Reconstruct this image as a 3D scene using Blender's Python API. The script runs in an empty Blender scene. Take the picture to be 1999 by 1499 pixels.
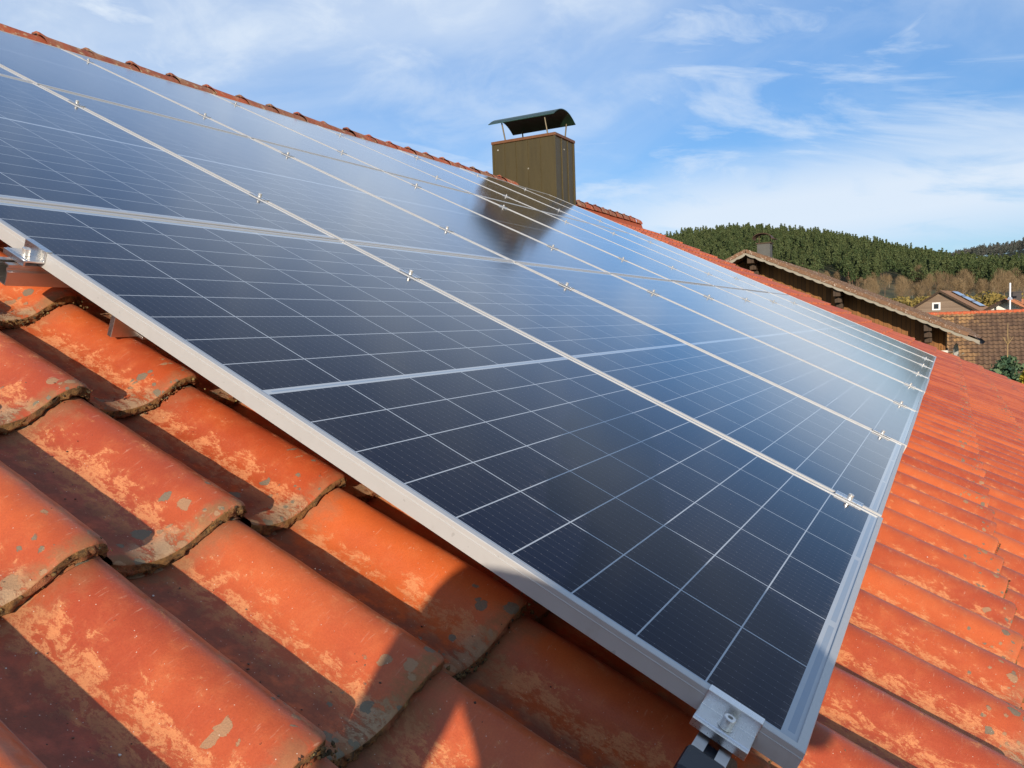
import bpy, math, random
import numpy as np
from mathutils import Vector, Matrix, noise as mnoise

R_ = math.radians
random.seed(7); rng = np.random.default_rng(7)
scene = bpy.context.scene
COL = scene.collection

# ------------------------------------------------------------------ camera
CAM = Vector((0.13515684, -0.86981431, 0.46636237))
RIGHT = Vector((0.8758612, 0.4813573, -0.0340934))
DOWN = Vector((0.0031186, -0.0762952, -0.9970804))
FWD = Vector((-0.4825531, 0.8731977, -0.0683252))
cd = bpy.data.cameras.new("camera"); cam = bpy.data.objects.new("camera", cd); COL.objects.link(cam)
m = Matrix((RIGHT, -DOWN, -FWD)).transposed().to_4x4(); m.translation = CAM
cam.matrix_world = m
cd.sensor_width = 36; cd.lens = 36 * 1552.79 / 1999.0; cd.clip_start = 0.01; cd.clip_end = 9000
scene.camera = cam

# ------------------------------------------------------------------ light
SUN = Vector((0.433, -0.883, 0.182)).normalized()
SUN_EL = math.asin(SUN.z); SUN_ROT = math.atan2(SUN.x, SUN.y)
sd = bpy.data.lights.new("sun", 'SUN'); so = bpy.data.objects.new("sun", sd); COL.objects.link(so)
so.rotation_euler = SUN.to_track_quat('Z', 'Y').to_euler()
sd.energy = 5.0; sd.angle = R_(0.5); sd.color = (1.0, 0.86, 0.70)

scene.view_settings.view_transform = 'Standard'; scene.view_settings.look = 'None'
scene.view_settings.exposure = 0.25; scene.view_settings.gamma = 1.0

# ------------------------------------------------------------------ node helper
class NT:
    def __init__(s, tree): s.t = tree; s.n = tree.nodes; s.l = tree.links
    def add(s, typ, **kw):
        nd = s.n.new(typ)
        for k, v in kw.items(): setattr(nd, k, v)
        return nd
    def inp(s, sock, v):
        if v is None: return
        if hasattr(v, 'is_output') or hasattr(v, 'links'): s.l.new(v, sock)
        elif isinstance(v, (tuple, list)):
            n = len(sock.default_value)
            v = tuple(v) + (1.0,) * (n - len(v)); sock.default_value = v[:n]
        else: sock.default_value = v
    def m(s, op, a, b=None, c=None, clamp=False):
        nd = s.add('ShaderNodeMath', operation=op, use_clamp=clamp)
        s.inp(nd.inputs[0], a); s.inp(nd.inputs[1], b); s.inp(nd.inputs[2], c); return nd.outputs[0]
    def vm(s, op, a, b=None):
        nd = s.add('ShaderNodeVectorMath', operation=op); s.inp(nd.inputs[0], a); s.inp(nd.inputs[1], b)
        return nd.outputs[0]
    def mix(s, f, a, b, blend='MIX'):
        nd = s.add('ShaderNodeMix', data_type='RGBA', blend_type=blend)
        s.inp(nd.inputs[0], f); s.inp(nd.inputs[6], a); s.inp(nd.inputs[7], b); return nd.outputs[2]
    def ss(s, x, lo, hi):  # smoothstep (hi<lo gives falling step)
        nd = s.add('ShaderNodeMapRange', interpolation_type='SMOOTHSTEP')
        s.inp(nd.inputs[0], x)
        if lo < hi:
            nd.inputs[1].default_value = lo; nd.inputs[2].default_value = hi
        else:
            nd.inputs[1].default_value = hi; nd.inputs[2].default_value = lo
            nd.inputs[3].default_value = 1; nd.inputs[4].default_value = 0
        return nd.outputs[0]
    def noise(s, vec, scale, detail=4, rough=.55, dist=0):
        nd = s.add('ShaderNodeTexNoise'); s.inp(nd.inputs['Vector'], vec)
        nd.inputs['Scale'].default_value = scale; nd.inputs['Detail'].default_value = detail
        nd.inputs['Roughness'].default_value = rough; nd.inputs['Distortion'].default_value = dist
        return nd.outputs[0]
    def vor(s, vec, scale, rnd=1.0, out='Distance', feature='F1'):
        nd = s.add('ShaderNodeTexVoronoi', feature=feature); s.inp(nd.inputs['Vector'], vec)
        nd.inputs['Scale'].default_value = scale
        if 'Randomness' in nd.inputs: nd.inputs['Randomness'].default_value = rnd
        return nd.outputs[out]
    def scale(s, vec, xyz):
        return s.vm('MULTIPLY', vec, xyz)
    def add_len(s, v, pt):
        nd = s.add('ShaderNodeVectorMath', operation='DISTANCE'); s.inp(nd.inputs[0], v); s.inp(nd.inputs[1], pt); return nd.outputs['Value']
    def sep(s, v):
        nd = s.add('ShaderNodeSeparateXYZ'); s.inp(nd.inputs[0], v); return nd.outputs
    def comb(s, x, y, z):
        nd = s.add('ShaderNodeCombineXYZ')
        for i, q in enumerate((x, y, z)): s.inp(nd.inputs[i], q)
        return nd.outputs[0]

def material(name):
    mt = bpy.data.materials.new(name); mt.use_nodes = True
    nt = NT(mt.node_tree); b = nt.n['Principled BSDF']
    return mt, nt, b
def coords(nt, kind='Object'):
    return nt.add('ShaderNodeTexCoord').outputs[kind]
def bump(nt, b, h, strength=.5, dist=.002):
    bp = nt.add('ShaderNodeBump'); bp.inputs['Strength'].default_value = strength
    bp.inputs['Distance'].default_value = dist; nt.inp(bp.inputs['Height'], h); nt.l.new(bp.outputs[0], b.inputs['Normal'])

def simple(name, col, rough=.6, metal=0, var=.25, sc=8, bumpd=0.0, spec=.5, detail=5):
    mt, nt, b = material(name); P = coords(nt)
    n = nt.noise(P, sc, detail, .6)
    c = nt.mix(n, tuple(x * (1 - var) for x in col), tuple(min(1, x * (1 + var)) for x in col))
    nt.inp(b.inputs['Base Color'], c); b.inputs['Metallic'].default_value = metal
    nt.inp(b.inputs['Roughness'], nt.m('ADD', rough - .06, nt.m('MULTIPLY', n, .12)))
    b.inputs['Specular IOR Level'].default_value = spec
    if bumpd: bump(nt, b, nt.noise(P, sc * 4, 4), .6, bumpd)
    return mt

# ------------------------------------------------------------------ world : physical sky + thin cirrus
w = bpy.data.worlds.new("World"); scene.world = w; w.use_nodes = True
nt = NT(w.node_tree); bg = nt.n['Background']
sky = nt.add('ShaderNodeTexSky', sky_type='NISHITA'); sky.sun_disc = False
sky.sun_elevation = SUN_EL; sky.sun_rotation = SUN_ROT; sky.altitude = 300
sky.air_density = 1.0; sky.dust_density = 0.35; sky.ozone_density = 2.2
G = coords(nt, 'Generated')
sx, sy, sz = nt.sep(G)
az_ = nt.m('ARCTAN2', sx, sy); el_ = nt.m('ARCSINE', sz)           # radians
zz = nt.m('ADD', nt.m('MAXIMUM', sz, 0.0), 0.20)
px = nt.m('DIVIDE', sx, zz); py = nt.m('DIVIDE', sy, zz)
cv = nt.comb(nt.m('MULTIPLY', px, .8), nt.m('MULTIPLY', py, 1.0), 3.7)
n1 = nt.noise(cv, 1.1, 6, .55, .6)                                   # broad veil
st = nt.comb(nt.m('ADD', nt.m('MULTIPLY', az_, 3.2), nt.m('MULTIPLY', el_, -1.2)), nt.m('ADD', nt.m('MULTIPLY', el_, 15.0), nt.m('MULTIPLY', az_, 2.6)), 5.3)
n2 = nt.noise(st, 1.0, 9, .60, .9)                                   # wispy streaks
n3 = nt.noise(nt.comb(nt.m('MULTIPLY', az_, 5.0), nt.m('MULTIPLY', el_, 9.0), 1.9), 1.5, 7, .6, .5)
# clearer patch of blue low in the north, cloud bank under it
gx = nt.m('MULTIPLY', nt.m('ADD', az_, .06), 2.6); gy = nt.m('MULTIPLY', nt.m('SUBTRACT', el_, nt.m('ADD', .235, nt.m('MULTIPLY', az_, .10))), 7.0)
gap = nt.ss(nt.m('SQRT', nt.m('ADD', nt.m('MULTIPLY', gx, gx), nt.m('MULTIPLY', gy, gy))), 1.5, .3)
bank = nt.m('MULTIPLY', nt.ss(nt.m('ABSOLUTE', nt.m('SUBTRACT', el_, nt.m('ADD', .135, nt.m('MULTIPLY', az_, .06)))), .115, .0), nt.ss(az_, -.55, -.26))
veil = nt.m('ADD', nt.m('MULTIPLY', nt.ss(n1, .32, .70), .55), .20)
veil = nt.m('ADD', veil, nt.m('MULTIPLY', nt.ss(n3, .42, .72), .30))
veil = nt.m('MULTIPLY', veil, nt.m('SUBTRACT', 1.0, nt.m('MULTIPLY', gap, .60)))
wisp = nt.m('MULTIPLY', nt.ss(nt.m('ADD', n2, nt.m('MULTIPLY', bank, .20)), .44, .74), .72)
bk = nt.m('MULTIPLY', bank, nt.m('ADD', .55, nt.m('MULTIPLY', nt.ss(n2, .32, .56), .50)))
left = nt.m('MULTIPLY', nt.m('MULTIPLY', nt.ss(az_, -.72, -1.02), nt.ss(el_, .50, .34)), .35)
cm = nt.m('MAXIMUM', nt.m('MAXIMUM', veil, wisp), nt.m('MAXIMUM', bk, 0.0))
high = nt.m('MULTIPLY', nt.ss(el_, .34, .60), -.22)
cm = nt.m('ADD', nt.m('ADD', cm, high), left, clamp=True)
lowh = nt.m('MULTIPLY', nt.ss(el_, .16, .0), .42)
cm = nt.m('MAXIMUM', cm, lowh)
cm = nt.m('MULTIPLY', cm, nt.ss(sz, -.03, .0))
SKY_GAIN = (1.10, 1.42, 1.78, 1)
skyc = nt.mix(1.0, sky.outputs[0], SKY_GAIN, 'MULTIPLY')
skyc = nt.mix(nt.ss(el_, .62, .10), skyc, nt.mix(1.0, skyc, (.48, .62, .72, 1), 'MULTIPLY'))
cc = nt.mix(nt.m('MULTIPLY', cm, .93), skyc, (6.4, 7.2, 8.2, 1))
nt.inp(bg.inputs[0], cc); bg.inputs[1].default_value = 0.10

# ------------------------------------------------------------------ roof frame  (s up the slope, v along the ridge, n off the roof)
TH = R_(26); CT, ST = math.cos(TH), math.sin(TH)
def RW(s, v, n): return Vector((-s * CT + n * ST, v, s * ST + n * CT))
def to_world(a):  # numpy (N,3) of s,v,n
    return np.stack([-a[:, 0] * CT + a[:, 2] * ST, a[:, 1], a[:, 0] * ST + a[:, 2] * CT], 1)
PL, PW, GV, GS = 1.7545, 1.134, 0.020, 0.012
VERGE = 14.6; RIDGE_S = 5.53; BASE = -0.179; NEARV = -2.85; EAVE = -2.5

# ------------------------------------------------------------------ mesh helpers
class MB:
    def __init__(s): s.v = []; s.f = []; s.mi = []; s.uv = None
    def verts(s, vs): o = len(s.v); s.v += [tuple(q) for q in vs]; return o
    def face(s, idx, mi=0): s.f.append(tuple(idx)); s.mi.append(mi)
    def hexa(s, c, mi=0):  # 8 corners: bottom 4 ccw, top 4 ccw
        o = s.verts(c)
        for q in ((0, 3, 2, 1), (4, 5, 6, 7), (0, 1, 5, 4), (1, 2, 6, 5), (2, 3, 7, 6), (3, 0, 4, 7)):
            s.face([o + i for i in q], mi)
    def box(s, lo, hi, mi=0, M=None):
        x0, y0, z0 = lo; x1, y1, z1 = hi
        c = [(x0, y0, z0), (x1, y0, z0), (x1, y1, z0), (x0, y1, z0), (x0, y0, z1), (x1, y0, z1), (x1, y1, z1), (x0, y1, z1)]
        if M is not None: c = [M @ Vector(q) for q in c]
        s.hexa(c, mi)
    def tube(s, pts, rad, seg=12, mi=0, cap=True):
        if not hasattr(rad, '__len__'): rad = [rad] * len(pts)
        rings = []; pts = [Vector(p) for p in pts]
        for i, p in enumerate(pts):
            d = (pts[min(i + 1, len(pts) - 1)] - pts[max(i - 1, 0)]).normalized()
            a = d.orthogonal().normalized() if i == 0 else (pa - d * pa.dot(d)).normalized()
            pa = a; b = d.cross(a)
            rings.append(s.verts([p + (a * math.cos(t) + b * math.sin(t)) * rad[i] for t in [2 * math.pi * k / seg for k in range(seg)]]))
        for r0, r1 in zip(rings, rings[1:]):
            for k in range(seg): s.face((r0 + k, r0 + (k + 1) % seg, r1 + (k + 1) % seg, r1 + k), mi)
        if cap:
            s.face([rings[0] + k for k in range(seg)][::-1], mi); s.face([rings[-1] + k for k in range(seg)], mi)
    def prism(s, poly, axis_vec, mi=0):  # poly: list of 3D points (planar), extruded
        n = len(poly); o = s.verts(poly); a = Vector(axis_vec); o2 = s.verts([Vector(p) + a for p in poly])
        s.face(list(range(o, o + n))[::-1], mi); s.face(list(range(o2, o2 + n)), mi)
        for k in range(n): s.face((o + k, o + (k + 1) % n, o2 + (k + 1) % n, o2 + k), mi)
    def mesh(s, name, mats, smooth=False):
        me = bpy.data.meshes.new(name); me.from_pydata(s.v, [], s.f)
        for q in (mats if isinstance(mats, (list, tuple)) else [mats]): me.materials.append(q)
        me.polygons.foreach_set('material_index', s.mi)
        if smooth: me.polygons.foreach_set('use_smooth', [True] * len(me.polygons))
        me.update(); return me
    def obj(s, name, mats, parent=None, smooth=False, loc=None, rot=None, bevel=0, recalc=True):
        me = s.mesh(name, mats, smooth)
        if recalc:
            import bmesh
            bm = bmesh.new(); bm.from_mesh(me); bmesh.ops.recalc_face_normals(bm, faces=bm.faces); bm.to_mesh(me); bm.free()
        return link(name, me, parent, loc, rot, bevel)
def link(name, me, parent=None, loc=None, rot=None, bevel=0):
    o = bpy.data.objects.new(name, me); COL.objects.link(o)
    if parent is not None: o.parent = parent
    if loc is not None: o.location = loc
    if rot is not None: o.rotation_euler = rot
    if bevel:
        bv = o.modifiers.new('bevel', 'BEVEL'); bv.width = bevel; bv.segments = 2; bv.limit_method = 'ANGLE'; bv.angle_limit = R_(40)
    return o
def np_mesh(name, V, F, mats, smooth=True, uv=None, attrs=None, mi=None):
    """V (N,3), F (M,k) constant k"""
    V = np.ascontiguousarray(V, dtype=np.float32); F = np.ascontiguousarray(F, dtype=np.int32)
    me = bpy.data.meshes.new(name); k = F.shape[1]
    me.vertices.add(len(V)); me.vertices.foreach_set('co', V.ravel())
    me.loops.add(F.size); me.loops.foreach_set('vertex_index', F.ravel())
    me.polygons.add(len(F)); me.polygons.foreach_set('loop_start', np.arange(0, F.size, k, dtype=np.int32))
    me.polygons.foreach_set('loop_total', np.full(len(F), k, dtype=np.int32))
    for q in mats: me.materials.append(q)
    if mi is not None: me.polygons.foreach_set('material_index', np.asarray(mi, dtype=np.int32))
    if smooth: me.polygons.foreach_set('use_smooth', np.ones(len(F), dtype=bool) if smooth is True else smooth)
    me.update(calc_edges=True)
    if uv is not None:
        ul = me.uv_layers.new(name='UVMap'); ul.data.foreach_set('uv', np.ascontiguousarray(uv[F.ravel()], dtype=np.float32).ravel())
    for an, av in (attrs or {}).items():
        a = me.attributes.new(an, 'FLOAT', 'POINT'); a.data.foreach_set('value', np.ascontiguousarray(av, dtype=np.float32))
    me.validate(); return me
def empty(name, loc=(0, 0, 0), rot=None, label=None, cat=None, group=None):
    o = bpy.data.objects.new(name, None); COL.objects.link(o); o.location = loc
    if rot is not None: o.rotation_euler = rot
    o.empty_display_size = .1
    if label: tag(o, label, cat, group)
    return o
def tag(o, label=None, cat=None, group=None, kind=None):
    if label: o['label'] = label
    if cat: o['category'] = cat
    if group: o['group'] = group
    if kind: o['kind'] = kind
    return o
def copy_tree(root, loc=None, rot=None, label=None, group=None):
    r = root.copy(); COL.objects.link(r)
    if loc is not None: r.location = loc
    if rot is not None: r.rotation_euler = rot
    if label: r['label'] = label
    if group: r['group'] = group
    for ch in list(root.children):
        c = ch.copy(); COL.objects.link(c); c.parent = r
        for g in list(ch.children):
            d = g.copy(); COL.objects.link(d); d.parent = c
    return r
ORD = ['first', 'second', 'third', 'fourth', 'fifth', 'sixth', 'seventh', 'eighth', 'ninth']
ROOFROT = (0, TH, 0)
def loc_r(s, v, n): return (-s, v, n)   # coordinates inside an object rotated by ROOFROT

# ------------------------------------------------------------------ materials
def tile_material(name, far=False):
    mt, nt, b = material(name); P = coords(nt)
    uv = nt.add('ShaderNodeUVMap', uv_map='UVMap').outputs[0]
    t, l, _ = nt.sep(uv)
    at = nt.add('ShaderNodeAttribute', attribute_name='rnd').outputs['Fac']
    dty = nt.add('ShaderNodeAttribute', attribute_name='dirt').outputs['Fac']
    off = nt.vm('ADD', P, nt.comb(nt.m('MULTIPLY', at, 13.0), nt.m('MULTIPLY', at, 7.0), at))
    nL = nt.noise(off, 5, 4, .6)
    nM = nt.noise(off, 28, 6, .65)
    st = nt.scale(off, (.55, 1.0, 1.0))
    nF = nt.noise(st, 46, 13, .80, .35)
    nFF = nt.noise(off, 420, 3, .6)
    red = nt.ss(nt.m('ADD', nt.m('MULTIPLY', nL, .8), nt.m('MULTIPLY', at, .35)), .35, .8)
    c = nt.mix(red, (.545, .116, .029, 1), (.365, .062, .021, 1))
    c = nt.mix(nt.m('MULTIPLY', nt.ss(nM, .45, .75), .28), c, (.58, .175, .060, 1))
    # worn lighter patches, mostly on the long flank of the roll
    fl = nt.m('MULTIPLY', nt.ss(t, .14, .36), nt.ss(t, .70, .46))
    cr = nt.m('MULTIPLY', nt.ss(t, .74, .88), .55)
    wsum = nt.m('ADD', nt.m('MULTIPLY', nF, .70), nt.m('MULTIPLY', nM, .22))
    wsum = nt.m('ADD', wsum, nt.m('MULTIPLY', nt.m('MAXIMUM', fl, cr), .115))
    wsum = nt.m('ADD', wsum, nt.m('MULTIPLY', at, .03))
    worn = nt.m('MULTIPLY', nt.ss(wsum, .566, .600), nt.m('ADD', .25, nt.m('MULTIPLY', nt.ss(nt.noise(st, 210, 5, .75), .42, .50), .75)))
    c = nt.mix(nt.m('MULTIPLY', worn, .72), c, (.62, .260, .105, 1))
    soft = nt.m('MULTIPLY', nt.ss(wsum, .50, .60), .12)
    c = nt.mix(soft, c, (.58, .20, .07, 1))
    # dust lying in the trough and below the upper tile
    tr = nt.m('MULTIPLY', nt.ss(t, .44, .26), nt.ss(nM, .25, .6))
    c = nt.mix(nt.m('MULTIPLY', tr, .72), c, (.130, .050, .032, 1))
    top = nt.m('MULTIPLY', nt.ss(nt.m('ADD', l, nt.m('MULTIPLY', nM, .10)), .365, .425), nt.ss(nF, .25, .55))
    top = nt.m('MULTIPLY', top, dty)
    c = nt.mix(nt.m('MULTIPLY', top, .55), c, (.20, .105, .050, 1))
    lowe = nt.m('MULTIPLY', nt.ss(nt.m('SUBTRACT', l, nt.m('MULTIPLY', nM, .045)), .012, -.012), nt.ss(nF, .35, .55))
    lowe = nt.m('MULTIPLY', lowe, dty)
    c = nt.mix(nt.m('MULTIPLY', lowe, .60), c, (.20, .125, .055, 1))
    # chalky crust at the low edge of the trough
    cz = nt.m('MULTIPLY', nt.ss(t, .60, .42), nt.ss(t, .10, .26))
    crust = nt.m('MULTIPLY', nt.m('MULTIPLY', nt.m('MULTIPLY', cz, nt.ss(nt.m('ADD', at, dty), .95, 1.25)), nt.ss(nt.m('SUBTRACT', l, nt.m('MULTIPLY', nM, .06)), .022, -.01)), nt.ss(nF, .44, .52))
    c = nt.mix(nt.m('MULTIPLY', crust, .8), c, (.40, .27, .16, 1))
    # lichen rosettes
    wp = nt.vm('ADD', off, nt.scale(nt.comb(nM, nF, nL), (.03, .03, .03)))
    vd = nt.vor(wp, 34); vc = nt.sep(nt.vor(wp, 34, out='Color'))[0]
    vd2 = nt.vor(wp, 85); vc2 = nt.sep(nt.vor(wp, 85, out='Color'))[1]
    near = nt.ss(nt.m('ADD', l, nt.m('MULTIPLY', nL, .12)), .20, .06)
    l1 = nt.m('MULTIPLY', nt.m('LESS_THAN', vd, nt.m('MULTIPLY', vc, .40)), nt.m('GREATER_THAN', nt.m('ADD', vc, nt.m('MULTIPLY', near, .42)), 1.03))
    l2 = nt.m('MULTIPLY', nt.m('LESS_THAN', vd2, nt.m('MULTIPLY', vc2, .38)), nt.m('GREATER_THAN', nt.m('ADD', vc2, nt.m('MULTIPLY', near, 0.30)), 1.05))
    lich = nt.m('MAXIMUM', l1, l2)
    lcol = nt.mix(nt.m('GREATER_THAN', nt.m('FRACT', nt.m('MULTIPLY', vc, 37.0)), .55), (.175, .165, .115, 1), (.40, .23, .12, 1))
    lcol = nt.mix(nFF, lcol, nt.mix(.5, lcol, (.09, .085, .06, 1)))
    c = nt.mix(nt.m('MULTIPLY', lich, .88), c, lcol)
    crest = nt.m('MULTIPLY', nt.ss(t, .80, .95), nt.ss(nM, .30, .60))  # crest weathering that also paints in the rolls' pale highlights
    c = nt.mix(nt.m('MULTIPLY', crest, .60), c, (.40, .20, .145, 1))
    # fired-clay grain, pores and pale scuffs
    c = nt.mix(1.0, c, nt.mix(nFF, (.80, .80, .80, 1), (1.16, 1.16, 1.16, 1)), 'MULTIPLY')
    pore = nt.m('LESS_THAN', nt.vor(off, 520), .16); c = nt.mix(nt.m('MULTIPLY', pore, .35), c, (.06, .03, .02, 1))
    scf = nt.noise(nt.scale(off, (9, 1.6, 1.6)), 26, 6, .7); scf = nt.m('MULTIPLY', nt.ss(scf, .60, .68), nt.ss(t, .48, .80))
    c = nt.mix(nt.m('MULTIPLY', scf, .40), c, (.62, .34, .22, 1))
    # white grit specks
    sp = nt.vor(off, 260); spc = nt.sep(nt.vor(off, 260, out='Color'))[0]
    speck = nt.m('MULTIPLY', nt.m('LESS_THAN', sp, .17), nt.m('GREATER_THAN', nt.m('ADD', spc, nt.m('MULTIPLY', nt.ss(t, .5, .2), .09)), .965))
    c = nt.mix(nt.m('MULTIPLY', speck, .7), c, (.62, .52, .42, 1))
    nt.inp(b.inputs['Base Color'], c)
    dirt = nt.m('MAXIMUM', nt.m('MAXIMUM', worn, lich), nt.m('MAXIMUM', nt.m('MULTIPLY', tr, .7), nt.m('MAXIMUM', top, nt.m('MAXIMUM', lowe, crust))))
    rg = nt.m('ADD', nt.m('ADD', nt.m('ADD', .27, nt.m('MULTIPLY', nM, .20)), nt.m('MULTIPLY', nFF, .06)), nt.m('MULTIPLY', dirt, .42))
    nt.inp(b.inputs['Roughness'], rg); b.inputs['Specular IOR Level'].default_value = .5
    h = nt.m('ADD', nt.m('MULTIPLY', nM, .8), nt.m('ADD', nt.m('MULTIPLY', nFF, .22), nt.m('MULTIPLY', nt.m('MAXIMUM', lich, crust), nt.m('ADD', .5, nt.m('MULTIPLY', nFF, .9)))))
    h = nt.m('SUBTRACT', h, nt.m('MULTIPLY', worn, .12))
    bump(nt, b, h, .55, .0016)
    return mt
M_TILE = tile_material('clay_tile')

def edge_material():
    mt, nt, b = material('tile_edge_moss'); P = coords(nt)
    n = nt.noise(P, 60, 8, .75); n2 = nt.noise(P, 14, 4); n3 = nt.noise(P, 300, 3)
    c = nt.mix(nt.ss(n, .34, .60), (.060, .034, .012, 1), (.27, .135, .040, 1))
    c = nt.mix(nt.ss(n2, .5, .68), c, (.30, .10, .04, 1))
    c = nt.mix(nt.m('MULTIPLY', nt.ss(n3, .6, .72), .5), c, (.34, .25, .10, 1))
    nt.inp(b.inputs['Base Color'], c); b.inputs['Roughness'].default_value = .9
    bump(nt, b, n, 1.0, .006); return mt
M_EDGE = edge_material()
def alu(name, col, rough, brushed=0, metal=1.0):
    mt, nt, b = material(name); P = coords(nt)
    ns = nt.noise(P, 9, 8, .7); sc_ = nt.noise(nt.scale(P, (30, 400, 30)), 3, 2)
    n = nt.noise(nt.scale(P, (12, 1, 12)) if brushed else P, 25, 5, .6)
    cc_ = nt.mix(n, tuple(x * .90 for x in col), col); cc_ = nt.mix(nt.m('MULTIPLY', nt.ss(ns, .55, .70), .28), cc_, (.34, .29, .24, 1))
    nt.inp(b.inputs['Base Color'], nt.mix(nt.m('MULTIPLY', nt.ss(sc_, .68, .74), .35), cc_, (.25, .24, .22, 1)))
    b.inputs['Metallic'].default_value = metal
    nt.inp(b.inputs['Roughness'], nt.m('ADD', rough - .05, nt.m('MULTIPLY', n, .1 + brushed * .15)))
    if brushed: bump(nt, b, nt.noise(nt.scale(P, (40, 1, 40)), 12, 3), .10, .0003)
    return mt
M_FRAME = alu('anodised_frame', (.545, .545, .535), .42, 0, .35)
M_CLAMP = alu('mill_aluminium', (.80, .80, .79), .22, 1)
M_RAIL = alu('rail_aluminium', (.62, .60, .58), .28, 1, 1.0)
M_STEEL = alu('stainless_bolt', (.82, .80, .76), .24, 0, .75)
M_BLACK = simple('black_plastic', (.012, .014, .020), .38, 0, .3, 60, .0003)

def glass_material():
    mt, nt, b = material('solar_laminate')
    uv = nt.add('ShaderNodeUVMap', uv_map='UVMap').outputs[0]
    x, y, _ = nt.sep(uv)   # x across (v), y along (s), metres from the panel corner
    P = coords(nt)
    cx0, cpx = .016, (PW - .032) / 6
    m_ = .030; cpy = (PL / 2 - .0065 - m_) / 9
    # distance to nearest vertical cell joint
    fx = nt.m('FRACT', nt.m('DIVIDE', nt.m('SUBTRACT', x, cx0 - cpx * .5), cpx))
    dx = nt.m('MULTIPLY', nt.m('ABSOLUTE', nt.m('SUBTRACT', fx, .5)), cpx)
    lineX = nt.m('LESS_THAN', dx, .00125)
    # mirrored about the middle
    yy = nt.m('SUBTRACT', PL / 2, nt.m('ABSOLUTE', nt.m('SUBTRACT', y, PL / 2)))  # 0..PL/2
    fy = nt.m('FRACT', nt.m('DIVIDE', nt.m('SUBTRACT', yy, m_ - cpy * .5), cpy))
    dy = nt.m('MULTIPLY', nt.m('ABSOLUTE', nt.m('SUBTRACT', fy, .5)), cpy)
    lineY = nt.m('LESS_THAN', dy, .0011)
    endm = nt.m('LESS_THAN', yy, m_)
    cen = nt.m('GREATER_THAN', yy, PL / 2 - .0065)
    xx = nt.m('SUBTRACT', PW / 2, nt.m('ABSOLUTE', nt.m('SUBTRACT', x, PW / 2)))
    side = nt.m('LESS_THAN', xx, cx0)
    white = nt.m('MAXIMUM', nt.m('MAXIMUM', lineX, lineY), nt.m('MAXIMUM', nt.m('MAXIMUM', endm, cen), side))
    # busbars: ten thin wires per cell running up the slope, with solder pads
    wp = cpx / 10
    fb = nt.m('FRACT', nt.m('DIVIDE', nt.m('SUBTRACT', x, cx0), wp))
    db = nt.m('MULTIPLY', nt.m('ABSOLUTE', nt.m('SUBTRACT', fb, .5)), wp)
    wire = nt.m('LESS_THAN', db, .00022)
    pads = nt.m('MULTIPLY', nt.m('LESS_THAN', db, .00065), nt.m('LESS_THAN', nt.m('ABSOLUTE', nt.m('SUBTRACT', nt.m('FRACT', nt.m('MULTIPLY', yy, 1 / (cpy / 6))), .5)), .055))
    pad2 = nt.m('MULTIPLY', nt.m('LESS_THAN', db, .0006), nt.m('LESS_THAN', nt.m('ABSOLUTE', nt.m('SUBTRACT', dy, .0042)), .0032))
    metal = nt.m('MAXIMUM', nt.m('MULTIPLY', wire, .16), nt.m('MAXIMUM', nt.m('MULTIPLY', pads, .28), nt.m('MULTIPLY', pad2, .20)))
    # fine fingers across
    ff = nt.m('LESS_THAN', nt.m('FRACT', nt.m('MULTIPLY', y, 1 / .0024)), .12)
    nc = nt.noise(P, 2.5, 3); ncell = nt.add('ShaderNodeTexWhiteNoise', noise_dimensions='3D')
    cellid = nt.comb(nt.m('FLOOR', nt.m('DIVIDE', nt.m('SUBTRACT', x, cx0), cpx)), nt.m('FLOOR', nt.m('DIVIDE', nt.m('SUBTRACT', y, m_), cpy)), 0)
    nt.inp(ncell.inputs[0], cellid)
    base = nt.mix(ncell.outputs[0], (.0030, .0056, .0200, 1), (.0042, .0072, .0240, 1))
    base = nt.mix(nt.m('MULTIPLY', ff, .10), base, (.05, .055, .08, 1))
    base = nt.mix(metal, base, (.42, .42, .45, 1))
    # ribbons in the end margins and the centre strip
    wcol = (.42, .47, .52, 1)
    seg = nt.m('GREATER_THAN', nt.m('ABSOLUTE', nt.m('SUBTRACT', nt.m('FRACT', nt.m('DIVIDE', nt.m('SUBTRACT', x, cx0), cpx * 2)), .5)), .47)
    rib = nt.m('MULTIPLY', nt.m('LESS_THAN', nt.m('ABSOLUTE', nt.m('SUBTRACT', yy, .0205)), .0042), nt.m('SUBTRACT', 1.0, seg))
    ribc = nt.m('MULTIPLY', nt.m('LESS_THAN', nt.m('ABSOLUTE', nt.m('SUBTRACT', yy, PL / 2)), .0022), nt.m('GREATER_THAN', xx, .03))
    rib = nt.m('MULTIPLY', nt.m('MAXIMUM', rib, ribc), nt.m('GREATER_THAN', xx, cx0 + .004))
    wcol = nt.mix(nt.m('MULTIPLY', rib, .8), wcol, (.24, .32, .42, 1))
    c = nt.mix(white, base, wcol)
    # dust film & dried drops
    d1 = nt.noise(P, 3.0, 6, .6); d2 = nt.noise(P, 55, 6, .7); dv = nt.vor(P, 38); dvc = nt.sep(nt.vor(P, 38, out='Color'))[0]
    drop = nt.m('MULTIPLY', nt.m('LESS_THAN', dv, .045), nt.m('GREATER_THAN', dvc, .93))
    dust = nt.m('ADD', nt.m('MULTIPLY', nt.ss(nt.m('MULTIPLY', d1, d2), .30, .5), .016), nt.m('MULTIPLY', drop, .5))
    edge = nt.m('MULTIPLY', nt.ss(nt.m('SUBTRACT', yy, nt.m('MULTIPLY', d2, .03)), .02, .0), .25)
    c = nt.mix(nt.m('ADD', dust, .001), c, (.46, .36, .30, 1))
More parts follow.
